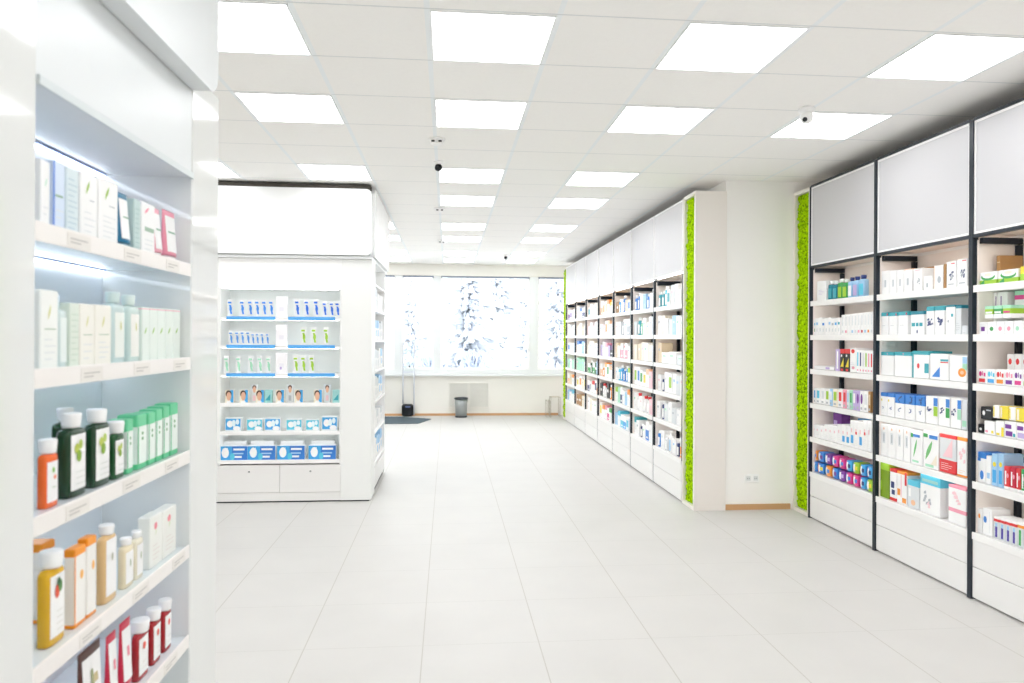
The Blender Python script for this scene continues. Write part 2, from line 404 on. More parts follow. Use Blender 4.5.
# ================================================================== SHELVING ON THE RIGHT
SH = [1.92, 1.62, 1.32, 1.02, .72, .41]
SHN = ['top', 'second', 'third', 'fourth', 'fifth', 'lowest']
M_shade = mat('57544f', .9, .1)  # dark tone painted in for the shadow under the ceiling
def shelving(x, y0, y1, xb, label, black=True, far_post=True):
    """x = front plane, y0..y1 along the wall, xb = back plane"""
    o = empty('shelving_unit', (x, (y0 + y1) / 2, 0), label, 'shelving unit', 'wall shelving units')
    p = .016 if black else .016
    mid = M_side
    e = .0006
    a, b = y0 + p, y1 - p
    # plinth drawers
    for z0, z1 in ((.012, .198), (.202, .408)):
        d = MB().box(x, x + .018, a + e, b - e, z0, z1, M_lacq, ch=.0015); d.build('drawer', o)
    MB().box(x + .03, xb - .01, a + e, b - e, 0, .37, M_lacq).build('base_cabinet', o)
    # back and side panels
    MB().box(xb - .012, xb - .002, a, b, .37, 2.21, M_inner).build('back_panel', o)
    s = MB().box(x + .02, xb - .014, y1 - p - .006, y1 - p, .372, 2.2, M_inner); s.build('side_panel', o)
    # shelves
    for z in SH:
        sh = MB(); sh.box(x + .002, xb - .013, a + e, b - .0066, z - .036, z - .001, M_shelf)
        sh.box(x - .006, x + .0015, a + e, b - e, z - .042, z + .002, M_shelf, ch=.001)
        sh.build('shelf', o)
    # header
    zt, zb = 2.94, 2.235
    bx = MB().box(x + .02, xb - .002, a + e, b - e, zb, zt - .0265, M_beige); bx.build('header_box', o)
    MB().box(x + .02, xb - .002, a + e, b - e, zt - .026, zt - .008, M_shade).build('shade_board', o)  # dark board standing in for the shade above the header
    hp = MB().box(x + .002, x + .0195, a + .014, b - .014, zb + .014, zt - .024, M_head); hp.build('header_panel', o)
    ht = MB(); w = .014
    for q in ((a + e, a + w, zb, zt - .01), (b - w, b - e, zb, zt - .01), (a + w, b - w, zb, zb + w), (a + w, b - w, zt - .01 - w, zt - .01)):
        ht.box(x - .002, x + .019, q[0], q[1], q[2], q[3], M_trim)
    ht.build('header_trim', o)
    mp = M_black
    MB().box(x + .03, x + .045, a + .03, b - .03, zb - .006, zb - .0005, M_bay_fill).build('led_or_fill_strip', o)  # added fill strip under the header, lifts the dark top shelf
    for z in SH[:-1]: MB().box(x + .008, x + .014, a + .03, b - .03, z - .040, z - .0365, M_bay_fill).build('led_or_fill_strip', o)  # added fill strips, one under each shelf, to lighten the backs
    if black:
        for yy in ((y0, y0 + p),) + (((y1 - p, y1),)):
            MB().box(x - .010, x + .03, yy[0] + e / 2, yy[1] - e / 2, 0, zt, mp).build('post', o)
        MB().box(x - .008, x + .018, a, b, zt - .0098, zt + .008, mp).build('top_rail', o)
        MB().box(x - .008, x + .018, a, b, zb - .022, zb - .001, mp).build('header_rail', o)
    else:
        for yy in ((y0, y0 + p), (y1 - p, y1)):
            MB().box(x - .003, x + .03, yy[0] + e / 2, yy[1] - e / 2, .4, 2.215, mp).build('post', o)
            MB().box(x + .006, x + .03, yy[0] + e / 2, yy[1] - e / 2, 0, .3995, mat('8b9096', .4)).build('seam_strip', o)
            MB().box(x + .006, x + .03, yy[0] + e / 2, yy[1] - e / 2, 2.2155, zt - .01, mat('b0b2b6', .4)).build('seam_strip', o)
    # black bracket on the far side: top arm and back post
    fb = MB(); yb = y1 - p - .0065
    fb.box(x + .031, xb - .0145, yb - .028, yb, 2.175 if black else 2.165, 2.212, mp)
    fb.build('bracket_arm', o)
    fp = MB(); fp.box(xb - .045, xb - .0145, yb - .028, yb, .411, 2.1695, mp)
    # cut by shelves: one stretch between each pair
    fp = MB()
    zz = [.411] + sorted(SH)[1:] + [2.206]
    for i in range(len(zz) - 1):
        fp.box(xb - .045, xb - .0145, yb - .028, yb, zz[i] + .003, zz[i + 1] - (.0365 if i < len(zz) - 2 else .037), mp)
    fp.build('back_post', o)
    return o
XN, XNB, XF_, XFB = 3.21, 3.518, 2.26, 2.558
NY = [(5.125, 6.11), (4.135, 5.124), (3.145, 4.134)]
NN = ['bay beside moss', 'middle near bay', 'nearest bay']
shelving(XN, NY[0][0], NY[0][1], XNB, 'black-framed white shelving bay beside the moss strip, packed with cartons')
shelving(XN, NY[1][0], NY[1][1], XNB, 'middle black-framed shelving bay of the three nearest on the wall')
shelving(XN, NY[2][0], NY[2][1], XNB, 'nearest black-framed shelving bay, cut by the edge of the photo')
FY = [6.74 + .982 * i for i in range(8)]
FN = ['first', 'second', 'third', 'fourth', 'fifth', 'sixth', 'seventh']
for i in range(7):
    shelving(XF_, FY[i] + (.0 if i else 0), FY[i + 1] - .0005, XFB, 'tall white shelving bay, %s along the far run from the moss column' % FN[i], black=False)

# moss columns
def moss_mat():
    m = bpy.data.materials.new('moss'); m.use_nodes = True; nt = m.node_tree; L = nt.links.new; b = nt.nodes['Principled BSDF']
    g = N(nt, 'ShaderNodeNewGeometry'); nz = N(nt, 'ShaderNodeTexNoise'); nz.inputs['Scale'].default_value = 45; nz.inputs['Detail'].default_value = 4; L(g.outputs['Position'], nz.inputs['Vector'])
    r = N(nt, 'ShaderNodeValToRGB'); L(nz.outputs['Fac'], r.inputs[0])
    r.color_ramp.elements[0].position = .34; r.color_ramp.elements[0].color = lin('5f8a00')
    r.color_ramp.elements[1].position = .52; r.color_ramp.elements[1].color = lin('a9d300')
    e = r.color_ramp.elements.new(.7); e.color = lin('c3e80a')
    L(r.outputs[0], b.inputs['Base Color']); b.inputs['Roughness'].default_value = .9; b.inputs['Specular IOR Level'].default_value = .1
    return m
M_moss = moss_mat()
def moss_column(x, y0, y1, xb, z1, label, sub=.0085, sunk=.026):
    o = empty('moss_column', (x, (y0 + y1) / 2, 0), label, 'moss panel')
    t = .03; f = MB()
    f.box(x, xb, y0, y0 + t, 0, z1, M_side); f.box(x, xb, y1 - t, y1, 0, z1, M_side)
    f.box(x, xb, y0 + t, y1 - t, z1 - t, z1, M_side); f.box(x, xb, y0 + t, y1 - t, 0, .03, M_side)
    f.box(x + .06, xb, y0 + t, y1 - t, .03, z1 - t, M_side)
    f.build('casing', o)
    a, b, c, d = y0 + t, y1 - t, .03, z1 - t
    ny, nz = int((b - a) / sub), int((d - c) / sub)
    m = MB(); vs = []
    for i in range(ny + 1):
        for k in range(nz + 1):
            yy, zz = a + (b - a) * i / ny, c + (d - c) * k / nz
            edge = min(i, ny - i, k, nz - k)
            q = Vector((x * 3, yy, zz)) * 28
            n = noise.noise(q) * .016 + noise.noise(q * 2.7) * .013
            px = x + sunk - n + (.035 if edge == 0 else 0)
            vs.append((px, yy, zz))
    m.v = vs
    mi = m.m(M_moss)
    for i in range(ny):
        for k in range(nz):
            q = i * (nz + 1) + k
            m.f.append((q, q + 1, q + nz + 2, q + nz + 1)); m.mi.append(mi); m.sm.append(False)
    m.build('moss', o)
moss_column(XF_, 6.40, 6.738, 2.559, 2.945, 'tall pale column with bright green moss strip, before the far shelving run')
moss_column(XN, 6.112, 6.425, XR - .002, 2.945, 'green moss strip in pale casing beside the near black-framed shelving')
moss_column(XF_, 13.616, 13.93, 2.559, 2.945, 'far thin green moss strip at the window end of shelving run', sub=.02, sunk=.0)

# socket
so = empty('wall_socket', (2.82, 6.43, .29), 'white double power socket on the blank wall between moss strips', 'socket')
MB().box(2.75, 2.89, 6.42, 6.4298, .25, .33, M_trim, ch=.003).build('plate', so)
q = MB()
for dx in (2.785, 2.855): q.lathe([(.02, 0), (.02, .001)], 0, 0, M_lframe, 14) if False else q.box(dx - .02, dx + .02, 6.4185, 6.4199, .27, .31, mat('dfe2e3', .4))
for dx in (2.785, 2.855):
    for s in (-.008, .008): q.box(dx + s - .0025, dx + s + .0025, 6.4175, 6.4184, .287, .293, M_dgrey)
q.build('outlet', so)

# ------------------------------------------------------------------ stock on the near bays
def place(o, x, y, z, face='L'):
    o.location = (x, y, z); o.rotation_euler = (0, 0, {'L': -math.pi / 2, 'R': math.pi / 2, 'F': 0}[face])
    return o
def W(top=None, tf=.8, pr=(), base='white'):
    b = [(tf, base), (1, top)] if top else [(1, base)]
    return ('c', b, list(pr))
txt = ('l', .15, .85, .15, .45, 'grey')
dev = [('g', .25, .8, .28, .66, '4a5580'), ('g', .3, .75, .3, .6, 'grey'), ('r', .2, .8, .12, .16, 'grey')]
A, B_, Cc = 0, 1, 2
near = []
def add(unit, shelf, look, u0, u1, vt, spec, back=0, up=0, d=.12, kind='carton'):
    near.append((unit, shelf, look, u0, u1, vt, spec, back, up, d, kind))
# bay A
add(A, 0, 'plain white', 816.5, 825.5, 281, W(pr=[('l', .2, .8, .3, .6, 'lilac')]), d=.15)
for k, (u0, u1) in enumerate(((827, 831.3), (831.6, 836))): add(A, 0, 'teal white-capped', u0, u1, 281, ('b', 'dteal', 'white', 'teal'), kind='bottle')
for k, (u0, u1) in enumerate(((836.5, 841), (841.4, 846))): add(A, 0, 'green white-capped', u0, u1, 279, ('b', 'green', 'white', 'lime'), kind='bottle')
for k, (u0, u1, v) in enumerate(((846.8, 851, 277.5), (851.6, 856.5, 276.5), (857.3, 863, 275))): add(A, 0, 'pale blue dark-capped', u0, u1, v, ('b', 'sky', 'navy', ('white', 'lilac', 'cyan')[k]), kind='bottle')
cs = ['cyan', 'sky', 'white', 'blue', 'white', 'sky', 'grey', 'azure', 'teal']
for k in range(9):
    u = 812.5 + k * 3.1
    add(A, 1, 'thin white and blue', u, u + 2.8, 319 - (k % 3) * .7, W(pr=[('r', .15, .85, .6, .75, cs[k]), ('r', .3, .7, .2, .4, 'green' if k == 0 else 'lgrey')]), d=.13)
cs = ['lgrey', 'pink', 'white', 'sky', 'lgrey', 'pink', 'crimson', 'sky', 'orange', 'lgrey']
for k in range(10):
    u = 841.2 + k * 3.2
    add(A, 1, 'tall thin white', u, u + 2.9, 315 - k * .35, W(pr=[('r', .35, .65, .45, .9, 'lgrey'), ('r', .2, .8, .1, .22, cs[k])]), d=.15)
add(A, 2, 'flat white', 813, 834, 367, W(pr=[('r', .6, .8, .2, .8, 'lilac')]), d=.2)
add(A, 2, 'narrow lilac', 835.5, 839.5, 349, W(base='lilac', pr=[('r', .3, .7, .1, .9, 'white')]), d=.16)
for k, u in enumerate((840, 845)):
    add(A, 2, 'black and red', u, u + 4.6, 349, ('c', [(.8, 'black'), (1, 'red')], [('t', .1, .8, .2, .6, 'yellow'), ('r', .2, .7, .02, .12, 'red'), ('r', .2, .5, .65, .75, 'white')]), d=.16)
add(A, 2, 'red-spotted white', 850, 856, 348, W(pr=[('o', .2, .8, .78, .95, 'red'), ('o', .3, .8, .12, .25, 'pink'), txt]), d=.16)
cs = ['cyan', 'navy', 'lgrey', 'lime', 'pink', 'red']
for k in range(6):
    u = 856.6 + k * 2.75
    add(A, 2, 'slim ' + {'cyan': 'cyan', 'navy': 'navy', 'lgrey': 'grey', 'lime': 'lime', 'pink': 'pink', 'red': 'red'}[cs[k]] + '-marked white', u, u + 2.5, 350 + k * .3, W(pr=[('r', .25, .75, .3, .9, cs[k]), ('r', .25, .75, .08, .16, 'pink')]), d=.15)
r4 = [(812.5, 816, 'white', 'azure'), (816.3, 820.5, 'white', 'cyan'), (821, 825, 'white', 'lgrey'), (825.5, 829.6, 'white', 'lime'), (830, 832.5, 'sky', 'white'), (833, 837.8, 'cream', 'lime'), (838.2, 842.6, 'white', 'red'), (843, 846.5, 'pink', 'red'), (847, 849.3, 'lgrey', 'sky'), (849.6, 852.6, 'mint', 'green'), (853, 856, 'lilac', 'white'), (856.4, 859.8, 'lilac', 'purple'), (860.2, 863.6, 'white', 'purple'), (864, 868, 'white', 'lgrey'), (868.4, 871, 'brown', 'beige')]
for k, (u0, u1, b, m_) in enumerate(r4): add(A, 3, '%s-marked %s' % ({'lgrey': 'grey'}.get(m_, m_), {'lgrey': 'grey'}.get(b, b)), u0, u1, 388 + k * .25, W(base=b, pr=[('o' if m_ == 'purple' else 'r', .2, .8, .35, .85, m_), ('r', .2, .7, .08, .2, 'grey')]), d=.14)
for k in range(14):
    u = 812 + k * 4.3
    pr = [('r', .2, .5, .55, .7, 'spink'), ('l', .15, .8, .1, .4, 'lgrey')]
    if k in (7, 8, 9, 11): pr.append(('r', .15, .8, .15, .45, 'azure'))
    if k in (10, 12): pr.append(('r', .2, .6, .5, .6, 'red'))
    add(A, 4, 'low white', u, u + 4.0, 424.5 + (k % 3) * .8 - (4 if k > 8 else 0), W(pr=pr), d=.14)
add(A, 4, 'purple', 831.5, 842, 413, W(base='purple', pr=[('r', .1, .5, .4, .7, 'lilac')]), back=.16, d=.08)
add(A, 4, 'blue-topped white', 858, 864, 419, W(base='white', top='azure', tf=.75), back=.16, d=.08)
# sanitary pads
pc = [('blue', 'white', 'azure'), ('blue', 'orange', 'yellow'), ('orange', 'blue', 'blue'), ('blue', 'lilac', 'purple'), ('purple', 'blue', 'lilac'), ('magenta', 'blue', 'blue'), ('magenta', 'white', 'blue'), ('azure', 'magenta', 'navy'), ('lime', 'blue', 'yellow')]
for k in range(9):
    for r in range(2):
        b, m_, d_ = pc[(k + r * 2) % 9] if k < 7 else pc[k if r == 0 else 7]
        u = 810.8 + k * 6.95
        near.append((A, 5, '%s and %s' % (b, m_), u, u + 6.3, None, ('p', b, m_, d_), .01 * r, r * .098, .12, 'pad pack'))
# bay B
for k, (u0, u1, v) in enumerate(((880, 889, 271), (889.6, 896, 270.5), (896.5, 903, 270), (903.6, 911.5, 269))):
    add(B_, 0, 'plain white', u0, u1, v, W(top='peach' if k == 3 else None, tf=.96, pr=[('r', .35, .65, .3, .6, 'lgrey'), ('r', .45, .55, .3, .6, 'grey')]), d=.14)
add(B_, 0, 'grey-figured white', 913, 921.5, 268.5, W(pr=[('g', .3, .8, .25, .6, 'grey'), ('r', .2, .8, .9, .94, 'spink')]), d=.14)
add(B_, 0, 'brown cardboard', 923, 932.4, 267, W(base='brown'), back=.145, d=.11)
add(B_, 0, 'small white', 923.5, 932, 276, W(pr=[('r', .3, .5, .2, .5, 'grey')]), d=.08)
add(B_, 0, 'brown-sided white', 933.5, 942.5, 265.5, W(pr=[('o', .4, .8, .25, .55, 'grey'), ('r', 0, .06, 0, 1, 'peach')]), d=.14)
add(B_, 0, 'thin brown', 943, 945.3, 264, W(base='brown'), d=.14)
add(B_, 0, 'device-printed white', 946, 955.5, 261.5, W(pr=dev + [('r', .5, .9, .9, .93, 'red')]), d=.14)
add(B_, 0, 'tall device-printed white', 956.5, 967, 259, W(pr=dev + [('r', .5, .9, .92, .95, 'red')]), d=.14)
for k, (u0, u1, v) in enumerate(((879.5, 888, 312.5), (888.8, 897, 312.3), (898, 907.5, 311.5))): add(B_, 1, 'light teal-topped white', u0, u1, v, W(top='teal', tf=.83, pr=[('l', .2, .8, .4, .5, 'grey'), ('o', .8, .95, .85, .95, 'red')]), d=.15)
add(B_, 1, 'wide teal-lidded', 910.5, 924, 311, W(top='dteal', tf=.85, pr=[('r', .08, .34, .35, .5, 'teal'), ('r', .4, .6, .35, .5, 'teal'), ('r', .66, .9, .35, .5, 'teal'), ('o', .45, .55, .05, .2, 'navy')]), d=.16)
for k, (u0, u1, v) in enumerate(((926, 934, 306.5), (934.8, 944, 305.8))): add(B_, 1, 'teal-topped navy-printed white', u0, u1, v, W(top='teal', tf=.84, pr=[('g', .12, .9, .28, .62, '4a5580'), ('g', .2, .8, .3, .6, 'navy')]), d=.16)
add(B_, 1, 'teal-dotted white', 945.5, 954.5, 305, W(top='dteal', tf=.93, pr=[('r', .6, .85, .6, .7, 'teal'), ('o', .2, .4, .4, .5, 'grey')]), d=.16)
add(B_, 1, 'narrow teal-topped', 955.2, 961, 305.5, W(base='lgrey', top='dteal', tf=.9, pr=[txt]), d=.16)
add(B_, 1, 'small grey', 961.8, 967.5, 325.5, W(base='lgrey', pr=[txt]), d=.12)
for k, (u0, u1, v) in enumerate(((879.5, 893.5, 352), (894.6, 911.4, 352))): add(B_, 2, 'wide low teal-rimmed white', u0, u1, v, W(top='teal', tf=.85, pr=[('r', .5, .55, .9, .95, 'pink')]), d=.17)
add(B_, 2, 'teal-edged white', 912.2, 929, 351, W(top='teal', tf=.86, pr=[('r', 0, .1, 0, .86, 'teal'), ('r', .75, 1, .2, .55, 'teal'), ('o', .3, .45, .35, .55, 'red')]), d=.17)
add(B_, 2, 'blue-triangle white', 930, 948.5, 354, W(pr=[('t', .1, .55, .1, .5, 'blue'), ('r', .58, 1, .72, .8, 'teal'), ('r', .58, 1, .66, .7, 'red')]), d=.17)
add(B_, 2, 'orange-circle white', 949.5, 967.3, 355.5, W(pr=[('r', .75, 1, .7, .95, 'sky'), ('r', .75, 1, .45, .69, 'mint'), ('o', .5, .95, .18, .52, 'orange'), ('o', .62, .83, .28, .42, 'peach')]), d=.17)
for k, (u0, u1) in enumerate(((879.5, 887), (887.6, 894.5), (895.2, 904.5), (905.3, 915), (915.8, 925))):
    add(B_, 3, 'blue-photo white' if k > 1 else 'blue-topped white', u0, u1, 392.5 + k * .9, W(top='blue', tf=.62 if k > 1 else .84, pr=[('g', .3, .8, .64, .97, '2f5590') if k > 1 else ('o', .1, .3, .62, .74, 'yellow'), ('g', .3, .7, .26, .46, '6a7aa8'), ('l', .2, .8, .1, .2, 'lgrey')]), d=.15)
for k, (u0, u1) in enumerate(((926, 938), (938.8, 950), (950.8, 961.5))):
    add(B_, 3, 'blue-green-striped white', u0, u1, 396.3 + k * 1.1, W(pr=[('r', .66, 1, .66, .95, 'blue'), ('r', .66, 1, .3, .64, ('lime', 'green', 'mint')[k]), ('g', .08, .55, .38, .68, '4a5580')]), d=.15)
add(B_, 3, 'pale grey green-cornered', 962.2, 967.3, 400, W(base='lgrey', pr=[('r', .1, .9, .1, .3, 'mint')]), d=.15)
for k, (u0, u1) in enumerate(((880.5, 888), (888.6, 896), (896.6, 903.5), (904, 910.5))): add(B_, 4, 'grey-pictured white', u0, u1, 424 + k * 1.2, W(pr=[('r', .3, .7, .4, .75, 'lgrey'), ('r', .42, .58, .45, .7, 'grey'), ('o', .4, .6, .82, .9, 'peach')]), d=.13)
add(B_, 4, 'green-leaf blue-capped white', 911.2, 922.8, 430.5, W(pr=[('f', .25, .55, .2, .76, '6fbf74'), ('r', .2, .8, .8, .88, 'blue'), ('r', .0, .2, .78, .9, 'green'), ('r', .15, .7, .06, .12, 'mint')]), d=.13)
add(B_, 4, 'green-swirl blue-capped white', 923.8, 939, 431.5, W(pr=[('f', .15, .6, .2, .76, '7cc27c'), ('r', .4, .95, .8, .9, 'blue'), ('r', .0, .3, .82, .92, 'green'), ('r', .15, .7, .03, .1, 'mint'), ('t', .5, .9, .1, .4, 'cream')]), d=.13)
add(B_, 4, 'red-banded wide', 940, 956.5, 433.5, ('c', [(.33, 'red'), (.88, 'lgrey'), (1, 'red')], [('t', .2, .8, .4, .88, 'spink'), ('l', .1, .8, .08, .28, 'white')]), d=.13)
add(B_, 4, 'red-topped pink-pictured', 957.5, 967.3, 437, ('c', [(.05, 'orange'), (.9, 'white'), (1, 'orange')], [('g', .2, .9, .25, .75, 'spink'), ('l', .1, .9, .1, .2, 'peach')]), d=.13)
add(B_, 5, 'olive-faced lime', 880, 889.5, 461, ('c', [(.8, '7fa21c'), (1, 'lime')], [('o', .05, .25, .2, .5, 'lime')]), d=.13)
add(B_, 5, 'red and white dark-lettered', 890.5, 897, 469, ('c', [(.1, 'red'), (.9, 'white'), (1, 'red')], [('r', .3, .8, .2, .35, 'navy'), ('r', .2, .7, .4, .6, 'navy')]), d=.13)
add(B_, 5, 'orange-topped white', 897.6, 907.5, 472, ('c', [(.92, 'white'), (1, 'orange')], [('r', .05, .35, .25, .45, 'orange'), ('r', .55, .95, .05, .2, 'orange'), ('r', .8, 1, .6, 1, 'red'), ('r', .4, .5, .2, .9, 'spink')]), d=.13)
add(B_, 5, 'low teal-topped grey', 908.3, 919.8, 481, ('c', [(.8, 'lgrey'), (1, 'cyan')], [('o', .3, .7, .1, .3, 'peach'), ('r', .1, .3, .4, .7, 'white')]), d=.13)
add(B_, 5, 'large pale-teal-topped', 920.8, 941, 475.5, ('c', [(.76, 'white'), (1, 'cyan')], [('g', .15, .6, .2, .6, 'grey'), ('g', .3, .6, .12, .34, 'spink'), ('r', .1, .9, .82, .9, 'tealp')]), d=.14)
add(B_, 5, 'pink-banded white', 949, 967, 486.5, ('c', [(.3, 'white'), (.4, 'pink'), (.93, 'white'), (1, 'pink')], [('g', .2, .9, .5, .85, 'spink')]), d=.13)
# bay C
add(Cc, 0, 'brown cardboard shipping', 976.5, 999.5, 257, W(base='brown', pr=[('r', 0, 1, .75, .78, 'beige')]), back=.085, d=.15)
for k, (u0, u1, v) in enumerate(((979, 996.5, 272), (998, 1018, 269.5))): add(Cc, 0, 'green-printed %s tissue' % ('farther' if k == 0 else 'closer'), u0, u1, v, ('c', [(.35, 'lime'), (1, 'white')], [('o', .1, .9, .3, .9, 'green'), ('o', .16, .86, .48, .95, 'white'), ('o', .3, .7, .66, .9, 'cream'), ('t', .0, .3, .02, .4, 'green')]), d=.08)
add(Cc, 0, 'yellow and green', 1019.5, 1040, 265.5, ('c', [(.5, 'lime'), (1, 'yellow')], [('o', .2, .8, .3, .7, 'white')]), d=.08)
add(Cc, 1, 'tall purple-labelled white', 989, 997, 290, W(pr=[('r', .1, .8, .08, .28, 'purple'), ('r', .6, .8, .6, .9, 'purple')]), back=.095, d=.13)
add(Cc, 1, 'tall lilac-lined white', 997.6, 1007, 289, W(pr=[('r', .3, .4, .6, .9, 'purple'), ('r', .4, .9, .08, .2, 'lgrey')]), back=.095, d=.13)
add(Cc, 1, 'pink-banded green-topped', 1014, 1030, 288, ('c', [(.8, 'white'), (.9, 'magenta'), (1, 'mint')], [('o', .2, .6, .1, .25, 'pink')]), back=.12, d=.13)
cs = [('purple', 'white'), ('green', 'white'), ('pink', 'white'), ('pink', 'lime'), ('mint', 'magenta'), ('green', 'pink')]
for k in range(6):
    u = 979 + k * 8.6
    add(Cc, 1, 'low %s-dotted white' % cs[k][0], u, u + 8.2, 322 - k * .3, W(pr=[('o' if k else 'r', .25, .7, .25, .6, cs[k][0]), ('l', .1, .9, .75, .9, 'lgrey')]), d=.09)
for k in range(3):
    u = 984.5 + k * 8.9
    add(Cc, 1, 'small green upper', u, u + 8.3, None, ('c', [(.35, 'white'), (.75, 'lime' if k % 2 == 0 else 'green'), (1, 'mint')], [('r', .1, .9, .4, .55, 'magenta' if k == 2 else 'white')]), up=.0935, d=.09)
add(Cc, 2, 'plain grey', 977.5, 994, 358, W(base='lgrey'), back=.095, d=.13)
cs = [('magenta', 'red'), ('cyan', 'azure'), ('red', 'orange'), ('pink', 'purple'), ('purple', 'magenta'), ('pink', 'lime')]
for k in range(6):
    u = 978 + k * 9.0
    add(Cc, 2, '%s-lettered low white' % cs[k][0], u, u + 8.6, 369 + k * .3, W(pr=[('o', .1, .45, .5, .85, cs[k][0]), ('r', .5, .6, .55, .85, cs[k][0]), ('r', .7, .9, .5, .75, cs[k][0]), ('r', .1, .85, .1, .35, cs[k][1])]), d=.09)
for k in range(3):
    u = 1007 + k * 7.5
    add(Cc, 2, 'tall red-printed white', u, u + 7.1, 354, W(pr=[('o', .2, .7, .65, .85, 'red'), ('r', .05, .8, .2, .35, 'orange')]), back=.13, d=.12)
add(Cc, 3, 'upper black white-dialled', 981, 992.5, None, ('c', [(1, 'black')], [('o', .15, .4, .3, .7, 'white'), ('r', .5, .9, .7, .8, 'grey')]), up=.086, d=.12, kind='device box')
add(Cc, 3, 'lower black white-dialled', 977, 983.5, 424, ('c', [(1, 'black')], [('o', .3, .8, .3, .6, 'white')]), d=.12, kind='device box')
add(Cc, 3, 'low white yellow-marked', 984.5, 995, 421, W(pr=[('o', .1, .4, .1, .3, 'pink'), ('r', .7, .9, .1, .3, 'yellow')]), d=.12)
add(Cc, 3, 'yellow-cornered white', 996, 1004.3, 421, W(pr=[('r', .7, 1, .0, .6, 'yellow'), ('r', .1, .5, .05, .2, 'yellow')]), d=.12)
for k in range(3):
    u = 1005 + k * 12
    add(Cc, 3, 'purple-lettered low white', u, u + 11.5, 421.5 + k * 1.7, W(pr=[('r', .05, .6, .55, .8, 'purple'), ('r', .1, .7, .1, .4, 'lilac' if k % 2 else 'purple'), ('r', .75, .95, .1, .3, 'teal')]), d=.12)
for k, (u0, u1, c) in enumerate(((993, 999.5, 'white'), (1000, 1008.3, 'yellow'), (1009, 1015.5, 'white'), (1016, 1028, 'yellow'))):
    add(Cc, 3, '%s upper' % c, u0, u1, None, W(base=c, pr=[('r', .1, .3, .1, .9, 'yellow' if c == 'white' else 'cream')]), up=.103, d=.11)
add(Cc, 4, 'blue and white', 975.8, 986, 452, ('c', [(.8, 'white'), (1, 'blue')], [('o', .3, .8, .1, .4, 'blue'), ('r', 0, .4, .7, .8, 'blue')]), d=.13)
add(Cc, 4, 'slim white', 986.7, 991.5, 456, W(pr=[('r', .2, .8, .2, .4, 'sky')]), d=.13)
for k, (u0, u1) in enumerate(((992.2, 998), (998.6, 1003.8))): add(Cc, 4, 'pale blue yellow-dotted', u0, u1, 454, W(base='sky', pr=[('o', .2, .8, .6, .75, 'yellow'), ('r', .2, .8, .1, .5, 'azure')]), d=.13)
for k, (u0, u1, c) in enumerate(((1004.6, 1010, 'red'), (1010.6, 1016, 'crimson'), (1016.6, 1021, 'red'), (1021.6, 1027, 'green'))): add(Cc, 4, '%s white-lettered' % ('deep ' + c if c == 'crimson' else c), u0, u1, 466.5 + k, W(base='white', top=c, tf=.12, pr=[('r', .2, .45, .2, .8, 'white'), ('o', .5, .9, .5, .7, 'pink')]), d=.1)
add(Cc, 4, 'navy-topped', 1004, 1012, 457, W(base='white', top='navy', tf=.8), back=.13, d=.1)
add(Cc, 5, 'orange-dot white', 975.8, 982.5, 508.5, W(pr=[('o', .2, .7, .6, .8, 'orange')]), d=.12)
add(Cc, 5, 'blue-dot white', 983.5, 993, 509, W(pr=[('o', .1, .45, .45, .7, 'blue'), ('r', .7, .75, .1, .9, 'lgrey')]), d=.12)
for k in range(4):
    u = 994.5 + k * 5.9
    add(Cc, 5, 'violet-tube red-topped', u, u + 5.5, 517 + k * 1.6, ('c', [(.78, 'lgrey'), (.9, 'red'), (1, 'white')], [('r', .3, .7, .08, .55, '4a3aa0'), ('r', .3, .7, .56, .72, 'sky')]), d=.12)
for k in range(2):
    u = 1018.2 + k * 6
    add(Cc, 5, 'green-tube orange-topped', u, u + 5.6, 523 + k * 1.6, ('c', [(.78, 'lgrey'), (.9, 'orange'), (1, 'white')], [('r', .3, .7, .08, .7, 'green')]), d=.12)

